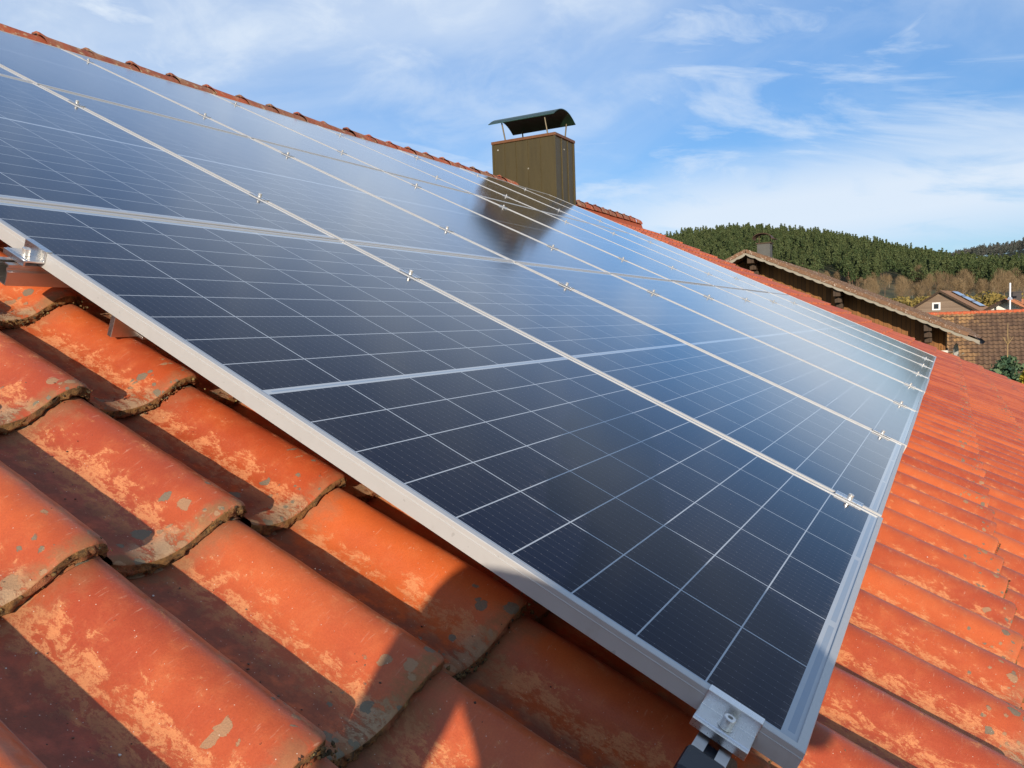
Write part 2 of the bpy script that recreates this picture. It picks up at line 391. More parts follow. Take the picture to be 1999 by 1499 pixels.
    sm = nt.noise(nt.scale(P, (1.2, 7, 1)), 6, 7, .75); smm = nt.m('MULTIPLY', nt.ss(nt.m('MULTIPLY', sm, nt.noise(P, 1.7, 3)), .30, .44), .030)
    c = nt.mix(smm, c, (.45, .36, .32, 1))
    lowed = nt.m('MULTIPLY', nt.ss(nt.m('SUBTRACT', y, nt.m('MULTIPLY', d2, .05)), .018, -.022), .22)
    c = nt.mix(lowed, c, (.40, .36, .32, 1))
    nt.inp(b.inputs['Base Color'], c)
    nt.inp(b.inputs['Roughness'], nt.m('ADD', .085, nt.m('ADD', nt.m('MULTIPLY', d1, .035), nt.m('MULTIPLY', drop, .4))))
    lw = nt.add('ShaderNodeLayerWeight'); lw.inputs[0].default_value = .5
    nt.inp(b.inputs['Coat Weight'], nt.m('MULTIPLY', nt.ss(lw.outputs['Facing'], .60, .92), .75)); b.inputs['Coat IOR'].default_value = 1.6; b.inputs['Coat Roughness'].default_value = .12
    b.inputs['IOR'].default_value = 1.22; b.inputs['Specular IOR Level'].default_value = .5
    return mt
M_GLASS = glass_material()
M_BACK = simple('panel_backsheet', (.7, .7, .7), .6)

# ------------------------------------------------------------------ the roof we stand on
PT = np.array([0, .08, .16, .244, .32, .39, .485, .56, .63, .695, .767, .82, .87, .93, .98, 1.035])
PH = np.array([.011, .0060, .0016, .0, .0010, .0036, .0110, .0225, .0360, .0462, .0520, .0535, .0520, .0450, .0330, .0175])
def prof(t):
    t = np.asarray(t, float); r = 0
    for d, w_ in ((-.022, .25), (0, .5), (.022, .25)): r = r + w_ * np.interp(t + d, PT, PH)
    return r
TW, TC, S0, V0 = .2127, .371, -.357, -.070
def tile_template(nt_, nl, hi):
    t = np.concatenate([np.linspace(.0, .8, int(nt_ * .65), endpoint=False), np.linspace(.8, 1.035, nt_ - int(nt_ * .65))])
    if hi: l = np.concatenate([[0, .0012, .004, .009], np.linspace(.018, .40, nl - 4)])
    else: l = np.concatenate([[0, .004], np.linspace(.03, .40, nl - 2)])
    T, Lg = np.meshgrid(t, l, indexing='ij'); nT, nL = T.shape
    top = np.stack([Lg.ravel(), T.ravel(), np.zeros(T.size)], 1)
    f = prof(T); rnd = np.array([0.004, .0022, .0008, 0] + [0] * 50)[:nL] if hi else np.array([.003] + [0] * 50)[:nL]
    sh = .025 * (1 - Lg / .371)
    n = f + sh - rnd[None, :]
    cor = np.clip((T - .80) / .235, 0, 1) ** 2.2 * .030            # rounded lower right corner
    cor = cor + np.clip((.06 - T) / .06, 0, 1) ** 2 * .004
    s = Lg + cor * np.clip(1 - Lg / .09, 0, 1)
    V = np.stack([s.ravel(), (T * TW).ravel(), n.ravel()], 1)
    UV = np.stack([T.ravel(), Lg.ravel()], 1)
    idx = np.arange(nT * nL).reshape(nT, nL)
    F = np.stack([idx[:-1, :-1].ravel(), idx[:-1, 1:].ravel(), idx[1:, 1:].ravel(), idx[1:, :-1].ravel()], 1)
    mi = np.zeros(len(F), int)
    # front wall and right side wall, each with a middle row for lumps
    th = .0215; base = len(V)
    nw = 5 if hi else 2
    fr = idx[:, 0]
    Vs = [V]; UVs = [UV]; Fs = [F]; mis = [mi]; prev = fr
    for k in range(1, nw):
        q = V[fr].copy(); a = k / (nw - 1)
        q[:, 2] -= (th - .004) * a; q[:, 0] += (.003 * math.sin(a * 3.1) * (-1) + .002 * a) if hi else .001 * a
        Vs.append(q); UVs.append(UV[fr]); cur = np.arange(base, base + nT); base += nT
        Fs.append(np.stack([prev[:-1], prev[1:], cur[1:], cur[:-1]], 1)); mis.append(np.ones(nT - 1, int)); prev = cur
    rt = idx[-1, :]; q = V[rt].copy(); q[:, 2] -= th; q[:, 1] -= .001
    Vs.append(q); UVs.append(UV[rt]); cur = np.arange(base, base + nL); base += nL
    Fs.append(np.stack([rt[1:], rt[:-1], cur[:-1], cur[1:]], 1)); mis.append(np.zeros(nL - 1, int))
    # underside close to the front so no light leaks
    under = V[idx[:, [0, -1]].ravel()].copy(); under[:, 2] -= th
    Vs.append(under); UVs.append(UV[idx[:, [0, -1]].ravel()]); u = np.arange(base, base + 2 * nT).reshape(nT, 2)
    Fs.append(np.stack([u[:-1, 0], u[1:, 0], u[1:, 1], u[:-1, 1]], 1)); mis.append(np.zeros(nT - 1, int))
    wall = np.zeros(len(np.concatenate(Vs)), bool); wall[len(V):len(V) + (nw - 1) * nT] = True
    return np.concatenate(Vs), np.concatenate(UVs), np.concatenate(Fs), np.concatenate(mis), wall
T_HI = tile_template(44, 26, True); T_MD = tile_template(20, 7, False); T_LO = tile_template(12, 4, False)
Vs, Us, Fs, Ms, As = [], [], [], [], []; Dt = []; basei = 0
k0 = int(math.floor((EAVE - S0) / TC)); k1 = int(math.ceil((RIDGE_S - S0) / TC))
j0 = int(math.floor((NEARV - V0) / TW)); j1 = int(math.floor((VERGE - V0) / TW))
tile_info = []
for k in range(k0, k1):
    s0 = S0 + k * TC
    for j in range(j0, j1):
        v0 = V0 + (j - 0) * TW
        inside = (.7 < s0 and s0 + .45 < 5.2 and .9 < v0 < 8.7)
        hi = (-.7 < s0 < 1.9 and -.95 < v0 < .55) or (-.75 < s0 < .05 and -.2 < v0 < 1.9)
        md = (-1.5 < s0 < 2.6 and -1.6 < v0 < 6)
        tp = T_HI if hi else (T_MD if (md and not inside) else T_LO)
        V, U, F, mi, wall = tp
        V = V.copy(); r = rng.random()
        V[:, 0] += s0 + rng.normal() * .0025; V[:, 1] += v0 + rng.normal() * .0012
        V[:, 2] += BASE + rng.normal() * .0008 + (V[:, 1] - v0 - .1) * rng.normal() * .010 + (V[:, 0] - s0 - .2) * rng.normal() * .003
        V[:, 0] += (V[:, 1] - v0 - .1) * rng.normal() * .014
        if s0 + .40 > RIDGE_S: V[:, 0] = np.minimum(V[:, 0], RIDGE_S)
        if hi:
            for i in range(len(V)):
                p = Vector(V[i]); q = p * 22 + Vector((r * 30, 0, 0))
                V[i, 2] += (mnoise.noise(q)) * .0011
                if wall[i]:
                    d = mnoise.fractal(p * 110, .6, 2.1, 4) * .0060 + abs(mnoise.noise(p * 35)) * .004
                    V[i, 0] += d; V[i, 2] += mnoise.noise(p * 130 + Vector((5, 3, 1))) * .0018
            tile_info.append((s0, v0))
        Vs.append(V); Us.append(U); Fs.append(F + basei); Ms.append(mi); As.append(np.full(len(V), r)); Dt.append(np.full(len(V), np.interp(v0, [.3, 1.0, 3], [1, .35, .12]) * (.7 + .6 * rng.random()))); basei += len(V)
V = np.concatenate(Vs); V[:, 0] *= -1      # -> local x = -s
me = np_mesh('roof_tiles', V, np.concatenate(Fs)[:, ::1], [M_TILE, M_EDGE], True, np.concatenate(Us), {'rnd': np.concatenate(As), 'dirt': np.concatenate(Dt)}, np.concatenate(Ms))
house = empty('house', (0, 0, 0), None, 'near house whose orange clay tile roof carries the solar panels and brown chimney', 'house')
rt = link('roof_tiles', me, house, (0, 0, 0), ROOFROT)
# sarking below, far slope, walls
M_DARK = simple('roof_underlay', (.02, .015, .012), .9)
M_PLASTER = simple('white_render', (.62, .60, .55), .85, 0, .08, 5, .001)
M_WOODB = simple('stained_board', (.10, .055, .03), .7, 0, .35, 12, .001)
mb = MB()
mb.box((-RIDGE_S, NEARV + .1, -.26), (-EAVE, VERGE - .05, -.235))
mb.obj('underlay', M_DARK, house, rot=ROOFROT)
apex = RW(RIDGE_S, 0, BASE)

def corrugated(name, w, L, tw, course, amp, step, mats, per=6, gap=False):
    """roof covering: local x across (0..w), local y up the slope (0..L), z normal; real steps and rolls"""
    nx = int(w / tw * per) + 1; ncr = int(math.ceil(L / course))
    xs = np.linspace(0, w, nx); ph = (xs / tw) % 1
    f = amp * (0.5 - .5 * np.cos(2 * np.pi * np.clip((ph - .25) / .75, 0, 1)))
    V = []; rows = []
    for c in range(ncr):
        y0 = c * course; y1 = min((c + 1) * course, L)
        rows.append((y0, step, c)); rows.append((y1, 0.0, c))
    rr = rng.random((ncr + 1, int(w / tw) + 3))
    VV = []; A = []
    for (y, st, c) in rows:
        VV.append(np.stack([xs, np.full(nx, y), f + st + (rr[c, (xs / tw).astype(int)] - .5) * step * .5], 1)); A.append(rr[c, (xs / tw).astype(int)])
    V = np.concatenate(VV); A = np.concatenate(A); idx = np.arange(len(V)).reshape(len(rows), nx)
    F = np.stack([idx[:-1, :-1].ravel(), idx[:-1, 1:].ravel(), idx[1:, 1:].ravel(), idx[1:, :-1].ravel()], 1)
    o = len(V); Vb = V[idx[[0, -1]].ravel()].copy(); Vb[:, 2] -= .06
    mi_ = np.zeros((len(rows) - 1, nx - 1), int)
    if gap: mi_[1::2, :] = 1  # solid step faces take the second, shade-coloured material
    return np_mesh(name, V, F, mats, False, None, {'rnd': A}, mi_.ravel())
def old_tile_material(name, c1, c2, c3, lich=(.5, .45, .38), la=.5, sc=1.2):
    mt, nt, b = material(name); P = coords(nt)
    at = nt.add('ShaderNodeAttribute', attribute_name='rnd').outputs['Fac']
    n1 = nt.noise(P, sc, 5, .6); n2 = nt.noise(P, 9, 6, .7); n3 = nt.noise(P, 26, 4, .6)
    c = nt.mix(nt.ss(nt.m('ADD', n1, nt.m('MULTIPLY', nt.m('SUBTRACT', at, .5), .3)), .38, .62), c1, c2)
    c = nt.mix(nt.m('MULTIPLY', nt.ss(nt.m('ADD', n2, nt.m('MULTIPLY', at, .2)), .5, .75), .6), c, c3)
    c = nt.mix(nt.m('MULTIPLY', nt.ss(nt.m('ADD', nt.m('MULTIPLY', n3, .6), nt.m('MULTIPLY', n2, .5)), .60, .66), la), c, lich)
    nt.inp(b.inputs['Base Color'], c); b.inputs['Roughness'].default_value = .85
    bump(nt, b, n3, .6, .01); return mt
M_FARSLOPE = old_tile_material('far_slope_tile', (.40, .08, .03), (.3, .07, .03), (.2, .1, .06))
me = corrugated('far_slope', VERGE - NEARV, 6.5, TW, TC, .045, .02, [M_FARSLOPE])
fs = link('far_slope', me, house)
# frame of the far slope: x across = -y world , y up-slope
up = Vector((math.cos(TH), 0, math.sin(TH))); ac = Vector((0, 1, 0)); nn = Vector((-math.sin(TH), 0, math.cos(TH)))
Mx = Matrix((ac, up, nn)).transposed().to_4x4(); Mx.translation = apex + Vector((0, NEARV, 0)) - up * 6.5
# right-handedness: ac x up = nn ?
if ac.cross(up).dot(nn) < 0:
    Mx = Matrix((-ac, up, nn)).transposed().to_4x4(); Mx.translation = apex + Vector((0, VERGE, 0)) - up * 6.5
fs.matrix_local = Mx
# gable walls under the roof
mb = MB()
xe = RW(EAVE, 0, BASE); xl = apex.x - (xe.x - apex.x)
for y0, y1 in ((NEARV + .5, VERGE - .5),):
    zE = xe.z + .9 * math.tan(TH) - .25
    poly = [(xl + .9, y0, -6.3), (xe.x - .9, y0, -6.3), (xe.x - .9, y0, zE), (apex.x, y0, apex.z - .3), (xl + .9, y0, zE)]
    mb.prism(poly, (0, y1 - y0, 0))
mb.obj('wall', M_PLASTER, house)
for y in (VERGE + .0, NEARV - .03):   # verge boards at the far and near gable
    a = RW(EAVE, y, BASE - .02); b_ = RW(RIDGE_S, y, BASE - .02); c_ = Vector((xl, y, a.z)); dn_ = Vector((0, 0, .16))
    mb = MB(); mb.prism([a, b_, c_, c_ - dn_, b_ - dn_, a - dn_], (0, .03, 0)); mb.obj('verge_board', M_WOODB, house)

# ridge tiles: half-round caps, flared collar with a knob at one end
M_RIDGE = old_tile_material('ridge_tile', (.42, .085, .028), (.26, .06, .03), (.30, .17, .09), (.50, .38, .22), .75, 3)
def ridge_caps(vs):
    V = []; F = []
    for v in vs:
        prof_ = [(-.012, .113), (.05, .112), (.20, .106), (.335, .102)]
        jit = rng.normal() * .003
        o = len(V); seg = 14
        for (dv, r) in prof_:
            for k in range(seg + 1):
                a = math.pi * k / seg
                V.append((-math.cos(a) * r * 1.25, v + dv, math.sin(a) * r * 1.05 - .040 + jit))
        n = seg + 1
        for i in range(len(prof_) - 1):
            for k in range(seg): F.append((o + i * n + k, o + i * n + k + 1, o + (i + 1) * n + k + 1, o + (i + 1) * n + k))
        # wedge-shaped knob: steep face towards the near gable, long slope behind
        o = len(V); zt = .113 * 1.05 - .040 + jit
        for (y, hw, h) in ((-.016, .036, -.012), (-.012, .024, .019), (.012, .020, .020), (.05, .024, .005), (.10, .030, -.006)):
            for (x, z) in ((-hw - .012, zt - .016), (-hw, zt + h), (hw, zt + h), (hw + .012, zt - .016)): V.append((x, v + y, z))
        for i in range(4):
            for k in range(3): F.append((o + i * 4 + k, o + i * 4 + k + 1, o + (i + 1) * 4 + k + 1, o + (i + 1) * 4 + k))
        F.append((o, o + 1, o + 2, o + 3))
    return np.array(V), np.array(F)
vs = [2.31 + .335 * i for i in range(-15, 19) if 2.31 + .335 * i + .335 < 8.75] + [10.88 + .333 * i for i in range(-1, 8)]
RB = RW(5.62, 0, .01) - Vector((0, 0, .0865))
for part_ in ([q for q in vs if q < 9], [q for q in vs if q > 9]):
    V, F = ridge_caps(part_); A = np.repeat(rng.random(len(part_)), len(V) // len(part_))
    me = np_mesh('ridge_tiles', V, F, [M_RIDGE], False, None, {'rnd': A})
    link('ridge_tiles', me, house, RB)
    mb = MB(); y0, y1 = part_[0], part_[-1] + .33
    mb.prism([(-.135, y0, -.13), (.135, y0, -.13), (.10, y0, -.02), (-.10, y0, -.02)], (0, y1 - y0, 0)); mb.obj('ridge_mortar', simple('ridge_mortar', (.36, .075, .028), .9, 0, .3, 20), house, loc=RB)

# ------------------------------------------------------------------ chimney (part of the house)
def metal_clad(name, col, rough=.45):
    mt, nt, b = material(name); P = coords(nt)
    n = nt.noise(nt.scale(P, (5, 5, .5)), 3, 7, .7); n2 = nt.noise(P, 40, 4)
    c = nt.mix(n, tuple(x * .62 for x in col), tuple(x * 1.35 for x in col)); c = nt.mix(nt.m('MULTIPLY', nt.ss(n2, .60, .75), .22), c, (.11, .10, .07, 1))
    nt.inp(b.inputs['Base Color'], c); b.inputs['Roughness'].default_value = rough; b.inputs['Metallic'].default_value = .25
    bump(nt, b, nt.noise(P, 5, 3), .5, .012); return mt
M_CLAD = metal_clad('olive_brown_sheet', (.062, .046, .015)); M_CAPP = metal_clad('copper_brown_trim', (.150, .062, .024), .5)
M_COWL = metal_clad('green_sheet', (.016, .048, .030), .35)
M_TRIMW = simple('pale_rivet', (.35, .34, .30), .5)
X0, X1, Y0, Y1, ZT = -5.690, -4.700, 9.35, 9.975, 3.185
mb = MB(); mb.box((X0, Y0, 1.6), (X1, Y1, ZT - .04))
for q in (.185, .37, .565, .765):
    x = X0 + (X1 - X0) * q; mb.box((x - .005, Y0 - .011, 1.6), (x + .005, Y0 + .002, ZT - .042))
for q in (.34, .67):
    y = Y0 + (Y1 - Y0) * q; mb.box((X1 - .002, y - .005, 1.6), (X1 + .012, y + .005, ZT - .042))
for (x, y) in ((X0, Y0), (X1, Y0), (X1, Y1)): mb.box((x - .014, y - .014, 1.6), (x + .014, y + .014, ZT - .041))
ch = mb.obj('chimney', M_CLAD, house)
mb = MB(); mb.box((X0 - .022, Y0 - .022, ZT - .04), (X1 + .022, Y1 + .022, ZT)); mb.obj('cap_plate', M_CAPP, ch, bevel=.004)
mb = MB(); mb.box((X0 + .12, Y0 + .12, ZT - .02), (X1 - .12, Y1 - .12, ZT + .02)); mb.obj('flue_opening', M_DARK, ch)
for (p0, p1, rr) in (((X0 + .08, Y0 - .006, 3.06), (X0 + .08, Y0, 3.06), .011), ((X0 + .56, Y0 - .006, 2.74), (X0 + .56, Y0, 2.74), .013), ((X1 + .006, Y0 + .30, 3.0), (X1, Y0 + .30, 3.0), .010)):
    mb = MB(); mb.tube([p0, p1], rr, 8); mb.obj('rivet', M_TRIMW, ch)
# barrel cowl: shallow vault whose edges flare
mb = MB(); N = 26; cy = (Y0 + Y1) / 2; hw = .375; xa, xb = -5.725, -4.68
pts = []
for i in range(N + 1):
    a = -1 + 2 * i / N; y = cy + a * hw; z = 3.425 + .135 * max(0.0, 1 - abs(a) ** 2.1) + (.006 if abs(a) > .95 else 0)
    pts.append((y, z))
for th_, flip in ((0, 0),):
    o = mb.verts([(xa, y, z) for y, z in pts] + [(xb, y, z) for y, z in pts] + [(xa, y, z - .010) for y, z in pts] + [(xb, y, z - .010) for y, z in pts])
    n = N + 1
    for i in range(N):
        mb.face((o + i, o + n + i, o + n + i + 1, o + i + 1)); mb.face((o + 2 * n + i, o + 2 * n + i + 1, o + 3 * n + i + 1, o + 3 * n + i))
        mb.face((o + i, o + i + 1, o + 2 * n + i + 1, o + 2 * n + i)); mb.face((o + n + i, o + 3 * n + i, o + 3 * n + i + 1, o + n + i + 1))
    mb.face((o, o + 2 * n, o + 3 * n, o + n)); mb.face((o + N, o + n + N, o + 3 * n + N, o + 2 * n + N))
mb.obj('cowl', M_COWL, ch)
for (x, y, x2, y2) in ((X0 + .19, Y0 + .03, X0 + .155, Y0 - .0), (X1 - .12, Y0 + .03, X1 - .15, Y0 - .0), (X0 + .19, Y1 - .03, X0 + .16, Y1 + .0), (X1 - .12, Y1 - .03, X1 - .10, Y1 + .0)):
    mb = MB(); mb.tube([(x, y, ZT - .002), (x2, y2, 3.436)], .011, 8); mb.obj('leg', M_CLAD, ch)
# lead apron round the chimney foot
mb = MB(); z = RW(5.0, 0, BASE).z
mb.prism([RW(4.75, 9.22, BASE + .060), RW(5.56, 8.75, BASE + .065), RW(5.56, 10.2, BASE + .065), RW(4.75, 10.2, BASE + .060)], Vector((ST, 0, CT)) * .012)
mb.obj('flashing', M_CLAD, ch)

# ------------------------------------------------------------------ solar panels
def panel_meshes():
    prof_ = [(.030, -.030), (0, -.030), (0, -.0092), (-.0007, -.0088), (-.0007, -.0080), (0, -.0076), (0, -.0009), (.0008, 0), (.0103, 0), (.0110, -.0006), (.0110, -.0024)]
    mb = MB(); rings = []
    for d, n in prof_:
        rings.append(mb.verts([(-d, d, n), (-(PL - d), d, n), (-(PL - d), PW - d, n), (-d, PW - d, n)]))
    for r0, r1 in zip(rings, rings[1:]):
        for k in range(4): mb.face((r0 + k, r0 + (k + 1) % 4, r1 + (k + 1) % 4, r1 + k))
    fr = mb.mesh('frame', M_FRAME)
    import bmesh
    bm = bmesh.new(); bm.from_mesh(fr); bmesh.ops.recalc_face_normals(bm, faces=bm.faces); bm.to_mesh(fr); bm.free()
    d = .0105; me = bpy.data.meshes.new('glass')
    vs = [(-d, d, -.0022), (-(PL - d), d, -.0022), (-(PL - d), PW - d, -.0022), (-d, PW - d, -.0022)]
    vb = [(x, y, -.0070) for x, y, z in vs]
    me.from_pydata(vs + vb, [], [(3, 2, 1, 0), (4, 5, 6, 7)]); me.materials.append(M_GLASS); me.materials.append(M_BACK)
    me.polygons[1].material_index = 1
    ul = me.uv_layers.new(name='UVMap')
    for lp in me.loops:
        x, y, z = me.vertices[lp.vertex_index].co; ul.data[lp.index].uv = (y, -x)
    if me.polygons[0].normal.z < 0:
        me.flip_normals()
    return fr, me
ME_FR, ME_GL = panel_meshes()
ROWS = ['lowest', 'middle', 'top']
proto = None
for r in range(3):
    for c in range(8):
        s0 = r * (PL + GS); v0 = c * (PW + GV)
        lab = 'dark blue solar panel in the %s row, %s from the near end' % (ROWS[r], ORD[c])
        if r == 0 and c == 0: lab = 'nearest dark blue solar panel, at the lower corner above the clay tiles'
        js = rng.normal() * .003 if c else 0; jn = rng.normal() * .0006 if c else 0
        loc = RW(s0 + js, v0, jn)
        if proto is None:
            proto = empty('solar_panel', loc, ROOFROT, lab, 'solar panel', 'solar panels on the tiled roof')
            link('frame', ME_FR, proto); link('glass', ME_GL, proto)
        else:
            o = copy_tree(proto, loc, None, lab)
            dr = (rng.normal() * .0004, TH + rng.normal() * .0006, rng.normal() * .0006)
            o.rotation_euler = dr

# rails (extruded C-profile running along v)
RAILS = [.083, 1.475, 1.7665 + .389, 1.7665 + 1.473, 3.533 + .386, 3.533 + 1.489]
RL = 9.30
def rail_mesh():
    w_, h0, h1, t_ = .020, -.070, -.0305, .0022
    prof_ = [(-w_, h0), (w_, h0), (w_, h1 - .014), (w_ - .004, h1 - .011), (w_ - .004, h1 - .008), (w_, h1 - .005), (w_, h1), (.0065, h1), (.0065, h1 - t_), (w_ - .0022, h1 - t_), (w_ - .0062, h1 - .009), (w_ - .0062, h1 - .012),
             (w_ - .0022, h1 - .016), (w_ - .0022, h0 + t_), (-w_ + .0022, h0 + t_), (-w_ + .0022, h1 - .016), (-w_ + .0062, h1 - .012), (-w_ + .0062, h1 - .009), (-w_ + .0022, h1 - t_), (-.0065, h1 - t_), (-.0065, h1), (-w_, h1),
             (-w_, h1 - .005), (-w_ + .004, h1 - .008), (-w_ + .004, h1 - .011), (-w_, h1 - .014)]
    mb = MB(); mb.prism([(x, 0, z) for x, z in prof_], (0, RL, 0)); return mb
rail_me = rail_mesh().mesh('rail', M_RAIL)
cap_mb = MB(); cap_mb.box((-.0235, -.055, -.0735), (.0235, .0, -.0265))
cap_me = None
for i, s in enumerate(RAILS):
    v0 = -.065 if i == 0 else -.055
    labs = ['aluminium rail under the lowest panels near the eaves end', 'aluminium rail under the lowest panels, upper of their two',
            'aluminium rail under the middle row, lower of its two', 'aluminium rail under the middle row, upper of its two',
            'aluminium rail under the top row, lower of its two', 'aluminium rail under the top row, just below the ridge']
    e = empty('mounting_rail', RW(s, v0, 0), ROOFROT, labs[i], 'rail', 'aluminium rails under the panels')
    link('channel', rail_me, e)
    if i == 0:
        mb = MB(); mb.box((-.0235, -.052, -.0735), (.0235, .0, -.0268))
        mb.obj('end_cap', M_BLACK, e, bevel=.006)
        mb = MB(); mb.box((-.0120, .0, -.060), (.0120, .030, -.036)); mb.obj('cap_insert', M_BLACK, e, bevel=.002)

# clamps
def hexbolt(mb, x, y, z0, h=.0105, r=.0067):
    seg = 20
    def ring(rr, z, nseg=seg): return mb.verts([(x + math.cos(2 * math.pi * k / nseg) * rr, y + math.sin(2 * math.pi * k / nseg) * rr, z) for k in range(nseg)])
    a = ring(r, z0); b_ = ring(r, z0 + h - .0008); c_ = ring(r - .0008, z0 + h)
    for p, q in ((a, b_), (b_, c_)):
        for k in range(seg): mb.face((p + k, p + (k + 1) % seg, q + (k + 1) % seg, q + k))
    # socket: hexagonal hole approximated with the same count
    hx = []
    for k in range(seg):
        a_ = 2 * math.pi * k / seg; m6 = (a_ % (math.pi / 3)) - math.pi / 6; rr = .0030 / math.cos(m6)
        hx.append((x + math.cos(a_) * rr, y + math.sin(a_) * rr, z0 + h))
    d = mb.verts(hx); e_ = mb.verts([(px_, py_, z0 + h - .006) for px_, py_, _ in hx])
    for p, q in ((c_, d), (d, e_)):
        for k in range(seg): mb.face((p + k, p + (k + 1) % seg, q + (k + 1) % seg, q + k))
    mb.face([e_ + k for k in range(seg)])
    # washer
    o = mb.verts([(x + math.cos(2 * math.pi * k / seg) * (r + .002), y + math.sin(2 * math.pi * k / seg) * (r + .002), z0 + .0004) for k in range(seg)]); mb.face([o + k for k in range(seg)])
mb = MB(); mb.prism([(-.033, -.0165, .0006), (-.033, .0165, .0006), (-.033, .0165, .0034), (-.033, .0085, .0034), (-.033, .0070, .0022), (-.033, -.0070, .0022), (-.033, -.0085, .0034), (-.033, -.0165, .0034)], (.066, 0, 0))
mb.box((-.033, -.0075, -.026), (.033, .0075, .0002))
plate_me = None
midc = None
idx = 0
for i, s in enumerate(RAILS):
    for c in range(1, 8):
        v = c * (PW + GV) - GV / 2
        lab = 'small silver clamp between the %s and %s panels of the %s row, %s rail' % (ORD[c - 1], ORD[c], ROWS[i // 2], 'lower' if i % 2 == 0 else 'upper')
        if midc is None:
            midc = empty('middle_clamp', RW(s, v, 0), ROOFROT, lab, 'clamp', 'clamps between neighbouring panels')
            mb.obj('plate', M_CLAMP, midc, bevel=.0005)
            hb = MB(); hexbolt(hb, 0, 0, .0022, .0125, .0066); hb.obj('bolt', M_STEEL, midc, smooth=False)
        else: copy_tree(midc, RW(s + rng.normal() * .004, v, .0003), None, lab)
mb = MB()   # Z-shaped end clamp: lip over the frame, wall, foot with groove and rim
Z = [(.010, .0006), (.010, .0030), (-.0035, .0030), (-.0035, -.0165), (-.0300, -.0165), (-.0310, -.0155), (-.0325, -.0155), (-.0335, -.0170), (-.0385, -.0170), (-.0385, -.0275), (-.0350, -.0275), (-.0350, -.0200), (-.0008, -.0200), (-.0008, .0006)]
mb.prism([(-.033, y, z) for y, z in Z], (.066, 0, 0))
endc = None
for i, s in enumerate(RAILS):
    lab = 'end clamp with bolt holding the near frame at its %s corner' % 'lower' if i == 0 else 'end clamp on the near frame, %s in line up the slope' % ORD[i]
    lab = 'silver end clamp with socket bolt at the lowest corner of the nearest panel' if i == 0 else lab
    if endc is None:
        endc = empty('end_clamp', RW(s, 0, 0), ROOFROT, lab, 'clamp', 'end clamps on the near frame edge')
        mb.obj('bracket', M_CLAMP, endc, bevel=.0006)
        hb = MB(); hexbolt(hb, .001, -.0185, -.0165, .0130, .0072); hb.obj('bolt', M_STEEL, endc)
    else: copy_tree(endc, RW(s, 0, 0), None, lab)
# roof hook seen below the near frame
hk = empty('roof_hook', RW(1.315, .085, -.03), ROOFROT, 'galvanised roof hook standing on a tile below the near frame', 'roof hook')
mb = MB(); mb.box((-.006, -.022, -.078), (.006, .034, -.003)); mb.obj('upright', M_RAIL, hk, bevel=.001)
mb = MB(); mb.box((-.02, .034, -.078), (.02, .12, -.072)); mb.obj('strap', M_RAIL, hk, bevel=.001)

# ------------------------------------------------------------------ moss, crumbs and grit on the near tiles
def blob(r, seed, flat=1.0):
    t = (1 + 5 ** .5) / 2
    vs = np.array([(-1, t, 0), (1, t, 0), (-1, -t, 0), (1, -t, 0), (0, -1, t), (0, 1, t), (0, -1, -t), (0, 1, -t), (t, 0, -1), (t, 0, 1), (-t, 0, -1), (-t, 0, 1)], float) / 1.9
    rs = np.random.default_rng(seed); vs *= (.65 + .7 * rs.random((12, 1))); vs[:, 2] *= flat
    return vs * r
ICO = np.array([(0, 11, 5), (0, 5, 1), (0, 1, 7), (0, 7, 10), (0, 10, 11), (1, 5, 9), (5, 11, 4), (11, 10, 2), (10, 7, 6), (7, 1, 8), (3, 9, 4), (3, 4, 2), (3, 2, 6), (3, 6, 8), (3, 8, 9), (4, 9, 5), (2, 4, 11), (6, 2, 10), (8, 6, 7), (9, 8, 1)])
V = []; F = []; A = []; b0 = 0
V2 = []; F2 = []; A2 = []; b2 = 0
for (s0, v0) in tile_info:
    nmoss = int(12 + 130 * rng.random() ** 2.2)
    cl = rng.random(3)
    for q in range(nmoss):
        t = (cl[rng.integers(0, 3)] + rng.normal() * .09) % 1.0 if rng.random() < .7 else rng.random()
        s = s0 - .0008 - rng.random() * .001; n = BASE + .025 + float(prof(np.array(t))) - .0035 - rng.random() * .017
        r = .0006 + rng.random() ** 3 * .0024
        V.append(blob(r, rng.integers(1e9)) + np.array([-s, v0 + t * TW, n])); F.append(ICO + b0); b0 += 12; A.append(np.full(12, rng.random()))
    for q in range(int(rng.integers(30, 60))):
        t = abs(rng.normal() * .16) + .05 if rng.random() < .6 else rng.random(); t = min(t, .95); l = rng.random() * .35
        s = s0 + l; n = BASE + float(prof(np.array(t))) + .025 * (1 - l / .3625)
        r = .0005 + rng.random() ** 4 * .0017
        V2.append(blob(r, rng.integers(1e9), .6) + np.array([-s, v0 + t * TW, n + r * .2])); F2.append(ICO + b2); b2 += 12; A2.append(np.full(12, rng.random()))
def crumb_mat(name, a, b_, c_):
    mt, nt, b = material(name); at = nt.add('ShaderNodeAttribute', attribute_name='rnd').outputs['Fac']
    c = nt.mix(nt.ss(at, .2, .6), a, b_); c = nt.mix(nt.ss(at, .86, .9), c, c_); nt.inp(b.inputs['Base Color'], c); b.inputs['Roughness'].default_value = .95
    return mt
M_MOSS = crumb_mat('moss_crust', (.040, .028, .012, 1), (.13, .075, .025, 1), (.19, .145, .055, 1))
M_GRIT = crumb_mat('grit', (.05, .03, .02, 1), (.16, .09, .06, 1), (.62, .58, .52, 1))
tag(link('moss_crust', np_mesh('moss_crust', np.concatenate(V), np.concatenate(F), [M_MOSS], True, None, {'rnd': np.concatenate(A)}), None, None, ROOFROT), 'crusty brown moss along the lower edges of the near clay tiles', 'moss', kind='stuff')
